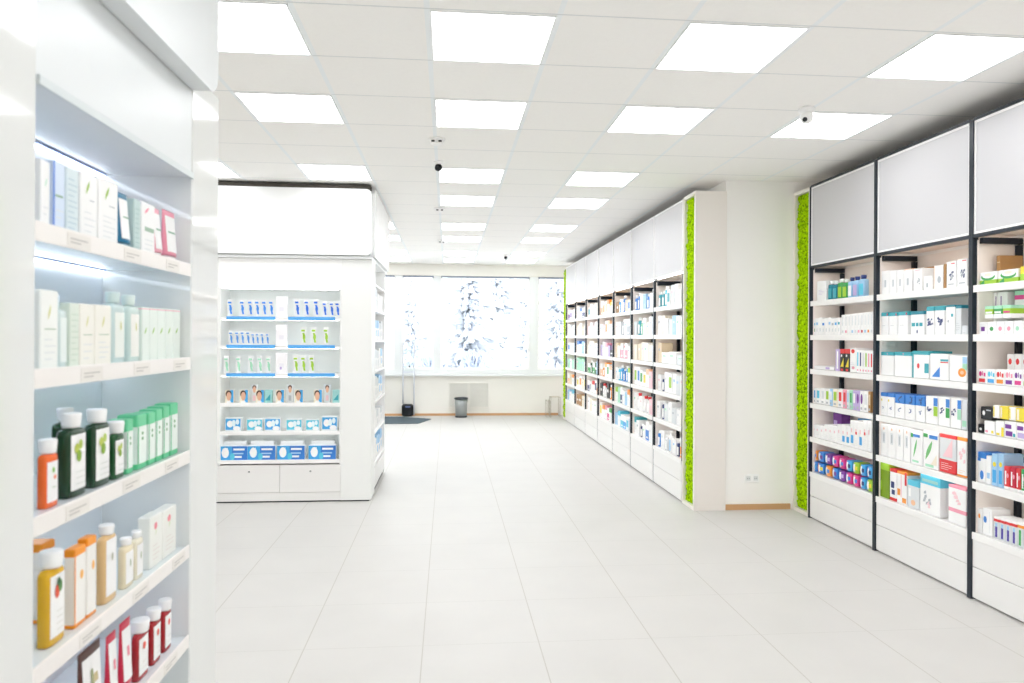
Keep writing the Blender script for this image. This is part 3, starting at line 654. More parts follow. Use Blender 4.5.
from collections import defaultdict
by = defaultdict(list)
for it in near: by[(it[0], it[1])].append(it)
for (un_, shf), its in by.items():
    z = SH[shf] + .0025
    its.sort(key=lambda t: (t[3] + t[4]) / 2)
    cnt = defaultdict(int); tot = defaultdict(int)
    for it in its: tot[(it[2], it[10])] += 1
    last = {}
    for it in its:
        unit, sh_, look, u0, u1, vt, spec, back, up, d, kind = it
        xf = XN + .025 + back
        y1, y0 = at(u0, 350, 0, XN + .025).y, at(u1, 350, 0, XN + .025).y
        if back: y1, y0 = at(u0, 350, 0, xf).y, at(u1, 350, 0, xf).y
        lim0, lim1 = NY[unit][0] + .018, NY[unit][1] - (.0245 if xf + d < 3.468 else .062)
        y1 = min(y1, lim1); y0 = max(y0, lim0)
        w = y1 - y0
        if w < .012: print('DROPPED', look, u0, u1, unit, shf, round(w, 3)); continue
        h = (at((u0 + u1) / 2, vt, 0, xf).z - z) if vt else {'p': .095, 'c': .075}[spec[0]]
        h = min(max(h, .03), .256)
        key = (look, kind); cnt[key] += 1
        ordn = (ordw[cnt[key] - 1] + ' from window end, ') if tot[key] > 1 else ''
        look2 = look
        if kind == 'carton' and look.endswith('tissue'): look2, kind2 = look[:-7], 'tissue box'
        else: kind2 = kind
        lab = '%s %s, %s%s shelf, %s' % (look2, kind2, ordn, SHN[shf], NN[unit])
        cat = {'carton': 'box', 'bottle': 'bottle', 'pad pack': 'pack', 'device box': 'box', 'tissue box': 'tissue box'}[kind2]
        grp = 'stock on the %s shelf of the %s' % (SHN[shf], NN[unit])
        d = min(d, XNB - .016 - xf)
        if spec[0] == 'c':
            o = carton({'carton': 'carton', 'tissue box': 'tissue_box', 'device box': 'device_box'}[kind2], w * .985, d, h, spec[1], spec[2], None)
        elif spec[0] == 'b':
            o = empty('bottle', (0, 0, 0), local=True); bottle(o, w * .98, min(.055, w * .98), h, spec[1], spec[2], spec[3])
        elif spec[0] == 'p':
            o = pouch('pad_pack', w * .97, d, h, spec[1], spec[2], spec[3], len(used))
        place(o, xf, (y0 + y1) / 2, z + up, 'L')
        if spec[0] == 'p': o.rotation_euler.z += .07 * math.sin(len(used) * 2.3)
        tag(o, lab, cat, grp)

# ------------------------------------------------------------------ stock on the far run (window end first in each list)
far = [
 ['b.teal b.teal b.cyan w.teal w.lgrey w.white w.white w.lgrey', 'w.white w.cream w.white w.lgrey w.sky w.white w.white', 'w.beige W.white W.white W.lgrey', 'w.white b.navy w.white w.lime w.white w.lgrey w.white', 'w.white b.navy w.lgrey w.white w.lgrey w.white w.cream', 'b.blue w.white b.lgrey b.white w.white b.navy w.orange'],
 ['b.blue b.blue w.white w.sky b.blue w.white w.lgrey', 'w.lgrey b.teal b.mint w.white w.cream w.white w.sky', 'w.cream w.beige w.cream w.white w.cream w.lgrey', 'w.lime w.blue w.green w.yellow w.peach w.spink w.white', 'w.white b.red w.white b.red b.red w.spink b.red', 'w.teal w.white b.navy w.white w.blue w.white w.lgrey'],
 ['w.brown b.azure w.white b.blue w.beige w.blue w.white', 'w.white w.lgrey b.grey w.white w.grey w.lgrey', 'w.beige w.white w.pink b.red w.pink w.white b.red', 'w.white b.cyan b.azure b.blue b.azure w.lime w.white', 'w.lime w.mint w.navy w.white w.sky w.orange w.orange', 'w.sky w.cyan w.cyan w.azure w.cyan w.sky'],
 ['w.peach w.orange w.peach w.orange w.yellow w.white', 'w.white w.spink w.orange w.peach w.white w.lgrey', 'w.lilac w.white w.pink w.lilac W.black', 'w.peach b.orange w.orange w.green w.peach w.white', 'w.black b.red b.red w.black b.orange w.purple', 'w.yellow w.orange w.pink w.magenta w.green w.black'],
 ['w.teal w.white w.white w.cream w.white', 'w.spink w.white w.spink w.white w.cream', 'w.cream w.white w.cream w.white w.white', 'w.green b.dgreen w.green w.dgreen w.sky', 'w.navy w.grey w.red w.navy w.orange', 'w.white w.cream w.white w.white w.lgrey'],
 ['w.white w.blue w.navy w.white', 'w.cream w.white w.beige w.white', 'w.blue w.white w.sky w.white', 'w.mint w.mint w.mint w.white', 'w.yellow w.orange w.cream w.yellow', 'w.brown w.brown w.cream w.white'],
 ['w.purple w.purple w.white w.white', 'w.white w.lgrey w.white w.white', 'w.blue w.white w.white w.sky', 'w.mint w.white w.mint w.white', 'w.peach w.beige w.orange w.white', 'w.sky w.white w.cyan w.white']]
cname = {'lgrey': 'pale grey', 'white': 'white', 'spink': 'pale pink', 'dgreen': 'dark green', 'sky': 'pale blue', 'azure': 'bright blue'}
for i, shelves in enumerate(far):
    rnd = random.Random(50 + i)
    for s, row in enumerate(shelves):
        toks = row.split(); z = SH[s] + .0025
        ya, yb = FY[i] + .018, FY[i + 1] - .055
        y = yb; ws = [(2.0 if t[0] == 'W' else 1.0) for t in toks]; unit = (yb - ya) / sum(ws)
        cnt = defaultdict(int); tot = defaultdict(int)
        for t in toks: tot[t.lower()] += 1
        for t, ww in zip(toks, ws):
            w = unit * ww; k, c = t.split('.')
            xf = XF_ + .022 + rnd.uniform(0, .012)
            h = rnd.uniform(.15, .215) * (.6 if k == 'W' else 1)
            yc = y - w / 2; y -= w
            cn = cname.get(c, c); cnt[t.lower()] += 1
            od = (ordw[cnt[t.lower()] - 1] + ' from window end, ') if tot[t.lower()] > 1 else ''
            # a unit holds no more than one phrase of each kind per shelf
            if k == 'b':
                o = empty('bottle', (0, 0, 0), local=True) if i < 2 else None
                bw = min(w * .8, .075)
                r_ = bottle(o, bw, bw * .7, h, 'white' if c == 'red' else c, 'red' if c == 'red' else 'white', 'white' if c != 'white' else 'sky', parts=i < 2)
                if o is None: o = r_
                cat = 'bottle'; nm = 'bottle'
                desc = 'white bottle with red cap' if c == 'red' else '%s bottle' % cn
                lab = '%s, %s%s shelf of %s far bay' % (desc, od, SHN[s], FN[i])
            else:
                dark = c in ('teal', 'blue', 'navy', 'red', 'green', 'purple', 'magenta', 'orange', 'azure', 'cyan', 'pink', 'yellow', 'lime', 'peach', 'grey')
                if c in ('black', 'brown', 'dgreen'): bands, pr = [(1, c)], [('r', .2, .8, .4, .6, 'white')]
                elif dark:
                    m = rnd.choice((0, 1, 2))
                    bands = [[(.7, 'white'), (1, c)], [(.55, c), (1, 'white')], [(1, 'white')]][m]
                    pr = [('l', .2, .8, .3, .5, 'grey')] if m == 0 else ([('r', .2, .8, .1, .2, 'white')] if m == 1 else [('r', .15, .85, .25, .8, c)])
                else: bands, pr = [(1, c)], [('r', .2, .6, .6, .72, rnd.choice(('grey', 'sky', 'spink', 'lgrey', 'mint'))), ('l', .2, .8, .15, .4, 'lgrey')]
                o = carton('carton', w * .93, .13, h, bands, pr, None); cat = 'box'
                desc = ('wide ' if k == 'W' else '') + (cn if not dark else '%s and white' % cn)
                lab = '%s carton, %s%s shelf of %s far bay' % (desc, od, SHN[s], FN[i])
            place(o, xf, yc, z, 'L')
            tag(o, lab, cat, 'stock on the far shelving run')

# ================================================================== GONDOLA (toothbrush display)
GX0, GX1, GX2, GY, GYB = -2.16, -1.02, -.73, 7.0, 8.45
M_gon = mat('f3f4f3', .3)
g = empty('display_gondola', ((GX0 + GX2) / 2, GY, 0), 'large white freestanding display gondola with blank lightbox top and toothbrush shelves', 'display shelf')
M_gin = mat('f6fbfa', .35)
b = MB()
b.box(GX1, GX2, GY, GY + .28, .012, 2.3295, M_gon, ch=.003)
b.build('column', g)
MB().box(-2.45, GX0 - .0005, GY, GYB - .1, .012, 2.3295, M_gon, ch=.003).build('column', g)
MB().box(GX0, GX1 - .0005, GY + .30, GYB - .1, .012, 2.3295, M_gin).build('back_panel', g)
MB().box(GX1, GX2 - .2, GY + .281, GYB, .012, 2.3295, M_gon).build('side_core', g)
MB().box(-2.44, GX2 - .02, GY + .01, GYB - .02, 0, .0115, M_blk2).build('plinth', g)
# front side cheeks
for x in (GX0, GX1 - .0145): MB().box(x, x + .014, GY + .002, GY + .2995, .36, 2.04, M_gon).build('cheek', g)
# upper fascia
MB().box(GX0, GX1 - .0005, GY, GY + .2995, 2.041, 2.329, M_trim).build('top_fascia', g)
GZ = [1.765, 1.495, 1.225, .945, .675, .402]
M_rail = mat('5db0f4', .35)
for k, z in enumerate(GZ):
    MB().box(GX0 + .015, GX1 - .0155, GY + .006, GY + .2985, z - .022, z, M_shelf).build('shelf', g)
    MB().box(GX0 + .03, GX1 - .03, GY + .012, GY + .022, (GZ[k - 1] - .028) if k else 2.034, (GZ[k - 1] - .0225) if k else 2.0405, M_gond_fill).build('led_or_fill_strip', g)  # added fill strip over each shelf, lightens the gondola interior
    if k < 3:
        for (a, c) in ((GX0 + .07, GX0 + .52), (GX0 + .64, GX1 - .06)):
            MB().box(a, c, GY - .004, GY + .0055, z - .026, z + .008, M_rail).build('price_rail', g)
    else:
        MB().box(GX0 + .015, GX1 - .0155, GY - .002, GY + .0055, z - .03, z + .006, M_trim).build('price_rail', g)
for (a, c) in ((GX0, (GX0 + GX1) / 2 - .002), ((GX0 + GX1) / 2 + .002, GX1 - .0005)):
    d = MB().box(a, c, GY + .002, GY + .02, .095, .356, M_lacq, ch=.0015).build('drawer', g)
    xm = (a + c) / 2
    MB().box(xm - .009, xm + .009, GY - .008, GY + .0015, .288, .302, M_metal, ch=.003).build('lock', d)
MB().box(GX0, GX1 - .0005, GY + .006, GY + .2995, .013, .091, M_lacq).build('kick_board', g)
MB().box(GX0 + .002, GX1 - .002, GY + .021, GY + .2995, .095, .356, M_lacq).build('drawer_carcass', g)
# lightbox header with rounded corners
M_lbox = mat('fbfcfd', .25)
def rounded(x0, x1, z0, z1, r, n=6):
    pts = []
    for cx, cz, a0 in ((x1 - r, z1 - r, 0), (x0 + r, z1 - r, 90), (x0 + r, z0 + r, 180), (x1 - r, z0 + r, 270)):
        for i in range(n + 1):
            a = R(a0 + 90 * i / n); pts.append((cx + r * math.cos(a), cz + r * math.sin(a)))
    return pts
hb = MB(); pr_ = rounded(-2.44, -.735, 2.365, 3.0, .05)
hb.loft([[(x, GY - .05, z) for x, z in pr_], [(x, GY + .06, z) for x, z in pr_]], M_lbox)
hb.build('lightbox', g)
hb = MB(); pr_ = rounded(GY + .07, 8.72, 2.365, 3.03, .05)
hb.loft([[(-.78, y, z) for y, z in pr_], [(-.71, y, z) for y, z in pr_]], M_lbox)
hb.build('lightbox', g)
MB().box(-2.43, -.745, GY - .04, GY + .065, 3.002, 3.04, M_shade).build('shade_board', g)  # dark strip standing in for the shaded gap over the lightbox
MB().box(-2.43, -.79, GY + .07, 8.6, 2.36, 3.03, M_dgrey).build('header_frame', g)
MB().box(-2.45, GX2, GY - .03, 8.7, 2.331, 2.358, M_frame).build('cornice', g)
MB().box(-.755, -.72, 8.725, 8.75, 2.95, 3.03, M_blk2).build('bracket', g)
# side shelves facing the aisle
for z in (.3, .62, .93, 1.24, 1.55, 1.86, 2.12):
    MB().box(GX2 - .1995, GX2, GY + .33, GYB, z - .02, z, M_trim).build('side_shelf', g)
for y in (GY + .281, GYB - .03):
    MB().box(GX2 - .1995, GX2 + .001, y, y + .03, .0125, 2.329, M_trim).build('upright', g)
MB().box(GX2 - .199, GX2, GY + .33, GYB - .04, .06, .26, M_lacq).build('side_kick', g)
gs_k = 0
for zi, z in enumerate((.3, .62, .93, 1.24, 1.55, 1.86)):
    for k in range(5):
        y = GY + .42 + k * .205
        c = random.choice(('sky', 'lgrey', 'white', 'white', 'lgrey', 'lgrey', 'white'))
        o = carton('carton', .15, .1, random.uniform(.17, .24), [(.6, 'white'), (1, c if c != 'blue' else 'white')], [('r', .2, .8, .2, .5, c)], None)
        place(o, GX2 - .02, y, z + .0008, 'R')
        tag(o, '%s carton on gondola aisle side, %s back from corner, %s level up' % ({'lgrey': 'white and grey', 'sky': 'white and pale blue', 'blue': 'blue-marked white', 'mint': 'white and mint', 'white': 'plain white'}[c], ordw[k], ordw[zi]), 'box', 'stock on the aisle side of the gondola')
# toothbrush packs
def brush_pack(col, s=1.0, style=0):
    o = empty('toothbrush_pack', (0, 0, 0), local=True)
    w, h = .05 * s, .18 * s
    c = MB(); c.loft([[(x, y, z) for x, z in rounded(-w / 2, w / 2, 0, h, .006, 3)] for y in (.012, .014)], K('white')); c.build('card', o)
    bl = MB(); bl.loft([[(x * q, y, z * q + (1 - q) * h * .45) for x, z in rounded(-w * .38, w * .38, .012, h * .86, .012, 3)] for y, q in ((.0118, 1), (.004, .95), (.003, .9))], K('white', .2)); bl.build('blister', o)
    t = MB(); y = -.002
    hz = h * .76; s = s * 1.25
    t.box(-.013 * s, .013 * s, y, y + .004, hz, hz + .014 * s, K(col), ch=.001)
    pts = [(.002 * s, hz - .012 * s), (.008 * s, hz - .03 * s), (.008 * s, hz - .055 * s), (.013 * s, hz - .085 * s)]
    for a, q, wd in zip(pts[:-1], pts[1:], (.008, .010, .007)):
        t.face([(a[0] - wd * s, y, a[1]), (a[0] + wd * s, y, a[1]), (q[0] + wd * s, y, q[1]), (q[0] - wd * s, y, q[1])], K(col))
    t.build('toothbrush', o)
    return o
def copy_thing(src):
    o = src.copy(); C.objects.link(o)
    for ch in src.children:
        c = ch.copy(); C.objects.link(c); c.parent = o
    return o
protos = {}
def brush_at(u, row, col, s, label):
    key = (col, s)
    if key not in protos: o = protos[key] = brush_pack(col, s)
    else: o = copy_thing(protos[key])
    o.location = (at(u, 340, 1, GY + .03).x, GY + .03, GZ[row] + .0012)
    tag(o, label, 'toothbrush', 'toothbrush packs on the gondola')
for k, u in enumerate((229.5, 241.5, 249.5, 256.5, 263.5, 270.5)): brush_at(u, 0, '3f8fe8', .95 if k < 2 else .96, 'blue toothbrush pack, %s from the outer end, top gondola shelf' % ordw[k])
for k, u in enumerate((296.5, 306, 315.5, 324, 331, 336.8)): brush_at(u, 0, '2a72dd', 1.0 if k < 3 else .9, 'deep blue toothbrush pack, %s past the top white display card' % ordw[k])
for k, u in enumerate((230.5, 236.5, 242, 247.5, 252.5, 257, 261.8, 267)): brush_at(u, 1, '5a9be0', .8 if k < 4 else .7, 'small blue toothbrush pack, %s from the outer end, second gondola shelf' % ordw[k])
for k, u in enumerate((303, 313.5, 325.5)): brush_at(u, 1, 'lime', 1.0, 'green toothbrush pack, %s past the card on the second gondola shelf' % ordw[k])
for k, u in enumerate((226, 238, 250.5, 259.5, 268)): brush_at(u, 2, 'mint', .95, 'mint toothbrush pack, %s from the outer end, third gondola shelf' % ordw[k])
for k, u in enumerate((295.5, 303, 311.5)): brush_at(u, 2, 'lime', 1.0, 'green toothbrush pack, %s past the card on the third gondola shelf' % ordw[k])
for k, (z, nm) in enumerate(((GZ[0], 'top'), (GZ[1], 'second'), (GZ[2], 'third'))):
    o = carton('display_card', .105, .03, .2, [(1, 'fbf9fd')], [('r', .3, .7, .3, .5, 'f0eef6')] + ([('o', .35, .55, .2, .35, 'lilac')] if k == 2 else []), None)
    o.location = (at(281.5, 340, 1, GY + .02).x, GY + .02, z + .0012); tag(o, 'blank white display card in the middle of the %s gondola shelf' % nm, 'card', 'display cards on the gondola')
# face cartons
for k, (u, t) in enumerate(((229.5, 'f'), (244, 'f'), (253, 't'), (260, 'f'), (268.4, 's'), (280, 'f'), (289, 't'), (299, 'f'), (318, 'f'), (326.5, 't'), (336.5, 's'))):
    x = at(u, 340, 1, GY + .03).x
    if t == 'f':
        pr = [('r', .62, 1, .05, 1, 'azure'), ('o', .08, .78, .42, .98, '4a3128'), ('o', .18, .74, .2, .86, 'skin'), ('r', .2, .7, .02, .15, 'white')]
        o = carton('toothpaste_carton', .078, .05, .125, [(1, 'cream')], pr, None); o.location = (x, GY + .03, GZ[3] + .0012); desc = 'face-printed carton with cyan edge'
    elif t == 't':
        pr = [('o', .2, .8, .72, .98, '5b4a44'), ('o', .28, .74, .55, .9, 'skin'), ('r', .3, .7, .1, .4, 'spink' if k != 6 else 'grey')]
        o = carton('toothpaste_carton', .065, .04, .172, [(1, 'lgrey')], pr, None); o.location = (x, GY + .085, GZ[3] + .0012); desc = 'taller carton with small portrait'
    else:
        o = carton('toothpaste_carton', .07, .05, .125, [(1, 'tealp')], [('t', .1, .8, .2, .7, 'teal')], None); o.location = (x, GY + .03, GZ[3] + .0012); desc = 'teal carton without portrait'
    tag(o, '%s, %s from outer end of the fourth gondola shelf' % (desc, ordw[k]), 'box', 'toothpaste cartons on the fourth gondola shelf')
for k, (u, c, h) in enumerate(((233.5, 'azure', .13), (255, 'cyan', .12), (273, 'azure', .125), (294.5, 'cyan', .115), (313, 'cyan', .112), (330, 'azure', .14))):
    pr = [('r', .04, .96, .12, .93, c), ('o', .12, .5, .3, .8, 'white'), ('o', .5, .95, .05, .4, 'white'), ('o', .42, .66, .35, .85, 'e8f6fc'), ('o', .66, .88, .5, .9, 'e8f6fc')]
    w = .15 if k != 4 else .128
    o = carton('dental_carton', w, .07, h, [(1, 'e9eef0')], pr, None); o.location = (at(u, 340, 1, GY + .03).x, GY + .03, GZ[4] + .0012)
    tag(o, '%s blue white-swirled carton, %s from outer end of the fifth gondola shelf' % ({'azure': 'bright', 'cyan': 'pale'}[c], ordw[k]), 'box', 'swirled cartons on the fifth gondola shelf')
for k, u in enumerate((234, 262, 291.5, 322.8)):
    pr = [('r', 0, .45, 0, 1, 'azure'), ('r', .45, 1, 0, 1, '3a80d4'), ('o', .08, .34, .16, .9, 'white'), ('t', .05, .3, .55, .9, 'white'), ('r', .5, .9, .7, .84, 'white'), ('r', .5, .86, .42, .52, 'sky'), ('r', .5, .8, .16, .3, 'white'), ('o', .38, .55, .0, .5, 'cyan')]
    o = carton('wide_dental_carton', .258, .08, .132, [(1, 'eef3f8')], pr, None); o.location = (at(u, 340, 1, GY + .03).x, GY + .03, GZ[5] + .0012)
    tag(o, 'wide blue dental carton with white shape, %s along the lowest gondola shelf' % ordw[k], 'box', 'wide cartons on the lowest gondola shelf')
    o = carton('white_carton', .22, .07, .165, [(1, 'f4f6f7')], [], None); o.location = (at(u + 1, 340, 1, GY + .13).x, GY + .13, GZ[5] + .0012)
    tag(o, 'plain white carton standing behind the %s wide blue dental carton' % ordw[k], 'box', 'white cartons behind the wide blue ones')

# ================================================================== FOREGROUND CABINET
M_fgbox = mat('dfe3e5', .3)
FX, FXB = -.81, -1.08
FY0, FY1 = 1.49, 2.352
c = empty('display_cabinet', (FX, (FY0 + FY1) / 2, 0), 'glossy white display cabinet in the foreground with haircare shelves', 'display cabinet')
M_cin = mat('edf3fa', .3, .5)
MB().box(FXB - .3, FX, 1.0, FY0, 0, 2.4295, M_gloss, ch=.004).build('end_panel', c)
MB().box(FXB - .3, FX, FY1, 2.612, 0, 2.4295, M_gloss, ch=.004).build('end_panel', c)
MB().box(FXB - .012, FXB, FY0 + .0005, FY1 - .0005, .2, 2.09, M_cin).build('back_panel', c)
MB().box(FXB - .29, FXB - .013, FY0 + .0005, FY1 - .0005, 0, 2.42, M_lacq).build('rear_core', c)
MB().box(FXB + .0005, FX - .003, FY0 + .0005, FY1 - .0005, 2.092, 2.4295, M_fgbox).build('header_panel', c)
h_ = MB(); h_.box(FX - .002, FX + .006, FY0 + .0005, FY1 - .0005, 2.084, 2.104, mat('d3dadc', .3), ch=.001); h_.build('header_lip', c)
fc = MB(); pr_ = rounded(.98, 2.412, 2.365, 3.0, .075, 8)
fc.loft([[(x, y, z) for y, z in pr_] for x in (FX + .06, FX + .0005)], M_fgbox); fc.build('lightbox_fascia', c)
MB().box(FXB - .28, FX - .021, 1.02, 2.40, 2.431, 3.0, M_lbox).build('header_box', c)
FZ = [1.81, 1.515, 1.22, .92, .635, .35]
M_led = emit('led_or_fill_strip', (.86, .93, 1, 1), 5.2)
M_ledrail = mat('9fb8f0', .3)
M_strip = mat('f3efec', .35)
M_tagc = mat('ece8e3', .4)
for k, z in enumerate(FZ):
    s = MB().box(FXB + .0005, FX - .0085, FY0 + .0005, FY1 - .0005, z - .018, z, mat('e8eff2', .2)); so_ = s.build('shelf', c)
    st = MB().box(FX - .008, FX - .002, FY0 + .0005, FY1 - .0005, z - .034, z + .006, M_strip, ch=.001); sto = st.build('price_strip', so_)
    for q in range(3):
        y = FY0 + .12 + q * .27 + (k % 2) * .06
        t = MB().box(FX - .0019, FX - .0008, y, y + .1, z - .030, z, M_tagc)
        for l in range(2): t.box(FX - .0007, FX - .0003, y + .012, y + .085 - l * .03, z - .014 - l * .008, z - .011 - l * .008, mat('c4c1bd', .5))
        t.build('price_tag', sto)
    zt = (2.09 if k == 0 else FZ[k - 1] - .018)
    if k < 5:
        MB().box(FXB + .001, FXB + .010, FY0 + .02, FY1 - .01, zt - .0125, zt - .0042, M_led).build('led_or_fill_strip', c)
        MB().box(FXB + .001, FXB + .016, FY0 + .02, FY1 - .01, zt - .004, zt - .0008, M_ledrail).build('led_rail', c)
MB().box(FXB + .001, FX - .003, FY0 + .0005, FY1 - .0005, 0, .33, M_gloss).build('base_cabinet', c)

fg_n = defaultdict(int)
def fg(kind, shelf, uf0, uf1, vt, d, label, xoff=0.03, **k):
    x = FX - xoff
    z = FZ[shelf] + .0012
    y0, y1 = at(uf0, 400, 0, x).y, at(uf1, 400, 0, x).y
    w = y1 - y0; h = at((uf0 + uf1) / 2, vt, 0, x).z - z
    nm = {'carton': 'cosmetics_carton', 'bottle': 'shampoo_bottle', 'tube': 'cream_tube'}[kind]
    if kind == 'carton':
        o = carton(nm, w, d, h, k.get('bands', [(1, 'white')]), k.get('pr', []), None); cat = 'box'
    elif kind == 'bottle':
        o = empty(nm, (0, 0, 0), local=True); cat = 'bottle'
        bottle(o, w, d, h, k['body'], k.get('cap', 'white'), k.get('lab', 'white'), k.get('em'), capr=k.get('capr', .27), caph=k.get('caph', .17), sheath=k.get('sheath', .84))
    else:
        o = empty(nm, (0, 0, 0), local=True); cat = 'tube'
        tube_item(o, w, d, h, k['body'], k.get('lab', 'white'), k.get('em'), k.get('cap', 'white'))
    place(o, x, (y0 + y1) / 2, z, 'R')
    tag(o, label, cat, 'haircare products in the foreground cabinet')
leaf = [('f', .3, .5, .68, .9, '9cc04a'), ('r', .5, .8, .6, .615, 'grey'), ('l', .2, .85, .12, .5, 'lgrey')]
yleaf = [('f', .4, .55, .62, .82, 'cfcf7a'), ('r', .2, .85, .5, .512, '9ab59a'), ('l', .2, .85, .12, .45, 'lgrey')]
# top shelf
fg('carton', 0, 40, 49, 160, .05, 'white carton at near end of the top foreground shelf', pr=[('f', .4, .6, .6, .75, 'mint'), ('l', .2, .8, .2, .4, 'lgrey')])
fg('carton', 0, 52, 64, 162, .05, 'pale carton with blue edge, second on the top foreground shelf', bands=[(.06, '5f8fe6'), (1, 'd6e4f7')], pr=[('r', 0, .12, 0, 1, '5f8fe6'), ('r', .15, .8, .5, .53, '8ab09a'), ('l', .2, .9, .2, .4, 'lgrey')])
fg('carton', 0, 65.5, 77.5, 168, .05, 'pale blue text-lined carton beside blue-edged one, top foreground shelf', bands=[(1, 'dbe9ee')], pr=[('l', .1, .9, .1, .9, 'b5ccd8')])
fg('carton', 0, 79.5, 96.5, 174, .06, 'white carton with green leaf, nearer one on top foreground shelf', pr=leaf)
fg('carton', 0, 98, 117, 180, .06, 'white carton with green leaf, farther one on top foreground shelf', pr=leaf)
fg('tube', 0, 121.5, 132.5, 193, .035, 'dark teal tube with white front on top foreground shelf', body='1a7398', em=[(-.5, .5, .5, .53, '8ab09a')], cap='9cc3d0')
fg('carton', 0, 133.5, 139.5, 199, .05, 'narrow grey-teal carton beside the dark teal tube', bands=[(1, 'c2d8d6')], pr=[('l', .1, .9, .1, .9, 'a5c3c2')])
fg('carton', 0, 141, 154, 203, .05, 'white carton with pink mark and green bar, top foreground shelf', pr=[('f', .2, .5, .78, .92, 'f29ab0'), ('r', .2, .9, .46, .54, '9cb8a4'), ('l', .2, .85, .12, .38, 'lgrey')])
fg('tube', 0, 156, 164, 208, .035, 'white-fronted pink tube, nearer of two on top foreground shelf', body='f3aebd', em=[(-.6, .5, .5, .54, '8ab09a')])
fg('tube', 0, 167, 179, 211, .035, 'white-fronted pink tube, farther of two on top foreground shelf', body='ee97ac', em=[(-.6, .5, .5, .54, '8ab09a')])
# second shelf
fg('carton', 1, 40, 58, 290, .06, 'white carton with yellow leaf at near end of the second shelf', pr=yleaf, bands=[(1, 'f3f5f2')])
fg('bottle', 1, 60, 68, 296, .04, 'small clear bottle beside the near yellow-leaf carton', body='dcebea', cap='cfe3ee', lab='e9f2f0')
fg('carton', 1, 70, 79, 303, .06, 'pale green text-lined carton on the second foreground shelf', bands=[(1, 'e2ebe0')], pr=[('l', .1, .9, .1, .9, 'c8d8c8')])
fg('carton', 1, 80, 94, 304, .06, 'cream carton with yellow leaf, nearer of a pair, second shelf', bands=[(1, 'f4f2ea')], pr=yleaf)
fg('carton', 1, 95, 111, 305, .06, 'cream carton with yellow leaf, farther of a pair, second shelf', bands=[(1, 'f4f2ea')], pr=yleaf)
fg('bottle', 1, 114, 126, 292, .04, 'tall clear bottle with pale cap, nearer, second foreground shelf', body='cfe2e2', cap='d5e6e4', lab='eef3ee', em=[('o', .4, .55, .6, .8, 'c8c87a')], caph=.15)
fg('bottle', 1, 130, 140.5, 295, .04, 'tall clear bottle with pale cap, farther, second foreground shelf', body='d2e4e0', cap='dbe8e4', lab='f3f3ee', em=[('o', .4, .55, .6, .8, 'c8c87a')], caph=.15)
for i, (a, b_) in enumerate(((142, 149), (149.5, 157), (157.5, 165), (165.5, 172.5), (173, 180))):
    fg('carton', 1, a, b_, 307 + i * .6, .06, 'mint-white carton with green leaf and pink lid line, %s along second shelf' % ordw[i], bands=[(.955, 'e9f2ec'), (.975, 'f0c0c8'), (1, 'e9f2ec')], pr=[('f', .3, .6, .5, .63, '8fbe3c')])
# third shelf
fg('bottle', 2, 46.5, 60, 439, .022, 'orange bottle with white cap at near end of third shelf', body='f26a22', em=[('o', .35, .6, .72, .86, '7fb84a'), ('o', .5, .75, .55, .66, 'f07a3a'), ('l', .3, .7, .35, .5, 'a9c0a0')], capr=.36, caph=.2)
EMG = [('o', .1, .45, .66, .84, 'c2cf5a'), ('o', .4, .7, .72, .9, 'b6cc60'), ('o', .25, .6, .5, .72, '86ad2a'), ('l', .15, .9, .1, .42, 'd8dcd8')]
fg('bottle', 2, 70, 88.5, 413, .036, 'large dark green shampoo bottle, nearer of the front pair', body='0c3a1c', em=EMG, sheath=.9)
fg('bottle', 2, 95, 112, 409, .032, 'large dark green shampoo bottle, farther of the front pair', body='0c3a1c', em=EMG, sheath=.9)
fg('bottle', 2, 66, 81, 408, .04, 'dark green shampoo bottle half hidden behind the nearer large one', xoff=.115, body='0c3a1c', em=EMG)
fg('bottle', 2, 115, 125.5, 421, .022, 'small dark green bottle beside the two large green ones', body='145226', em=EMG, capr=.36, caph=.2)
GT = dict(body='4fbf86', cap='8fd8b0', em=[(-.3, .3, .6, .66, '9bcf9b'), (-.25, .25, .72, .78, '9bcf9b')])
for i, (a, b_, v, d) in enumerate(((127.5, 133.5, 419, .05), (138, 147, 414, .055), (149, 155.5, 412, .05), (156.5, 162.5, 409, .05), (164, 169.5, 406, .05), (171, 178, 403, .05))):
    fg('carton', 2, a, b_, v, d, 'mint green carton with white face, %s from the dark bottles' % ordw[i], bands=[(.1, '62cc96'), (.78, 'eef6f1'), (1, '6fd3a0')], pr=[('o', .4, .62, .62, .68, '6aa870'), ('o', .4, .62, .52, .58, '6aa870'), ('r', 0, .1, .1, .78, '4fbf86')])
# fourth shelf
OB = [(.05, 'f79a22'), (.9, 'f4f2ee'), (1, 'f79a22')]
fg('carton', 3, 43, 56, 541, .05, 'orange-topped carton behind the yellow shampoo, near end fourth shelf', xoff=.12, bands=OB)
fg('bottle', 3, 50, 68, 550, .030, 'yellow shampoo bottle with fruit label on the fourth shelf', body='dfae1e', em=[('o', .2, .55, .62, .84, 'e5573c'), ('o', .45, .75, .7, .9, '4f8a3a'), ('o', .35, .6, .8, .95, '2f6a3a'), ('l', .3, .8, .1, .5, 'dcdcd6')], sheath=.9, capr=.34)
fg('carton', 3, 75.5, 87, 546, .024, 'orange and white carton, nearer of two on the fourth shelf', bands=OB, pr=[('r', 0, .08, 0, 1, 'f79a22'), ('o', .45, .75, .58, .7, 'f7b85a')])
fg('carton', 3, 88.5, 97.5, 536, .024, 'orange and white carton, farther of two on the fourth shelf', bands=OB, pr=[('o', .45, .75, .58, .7, 'f7b85a')])
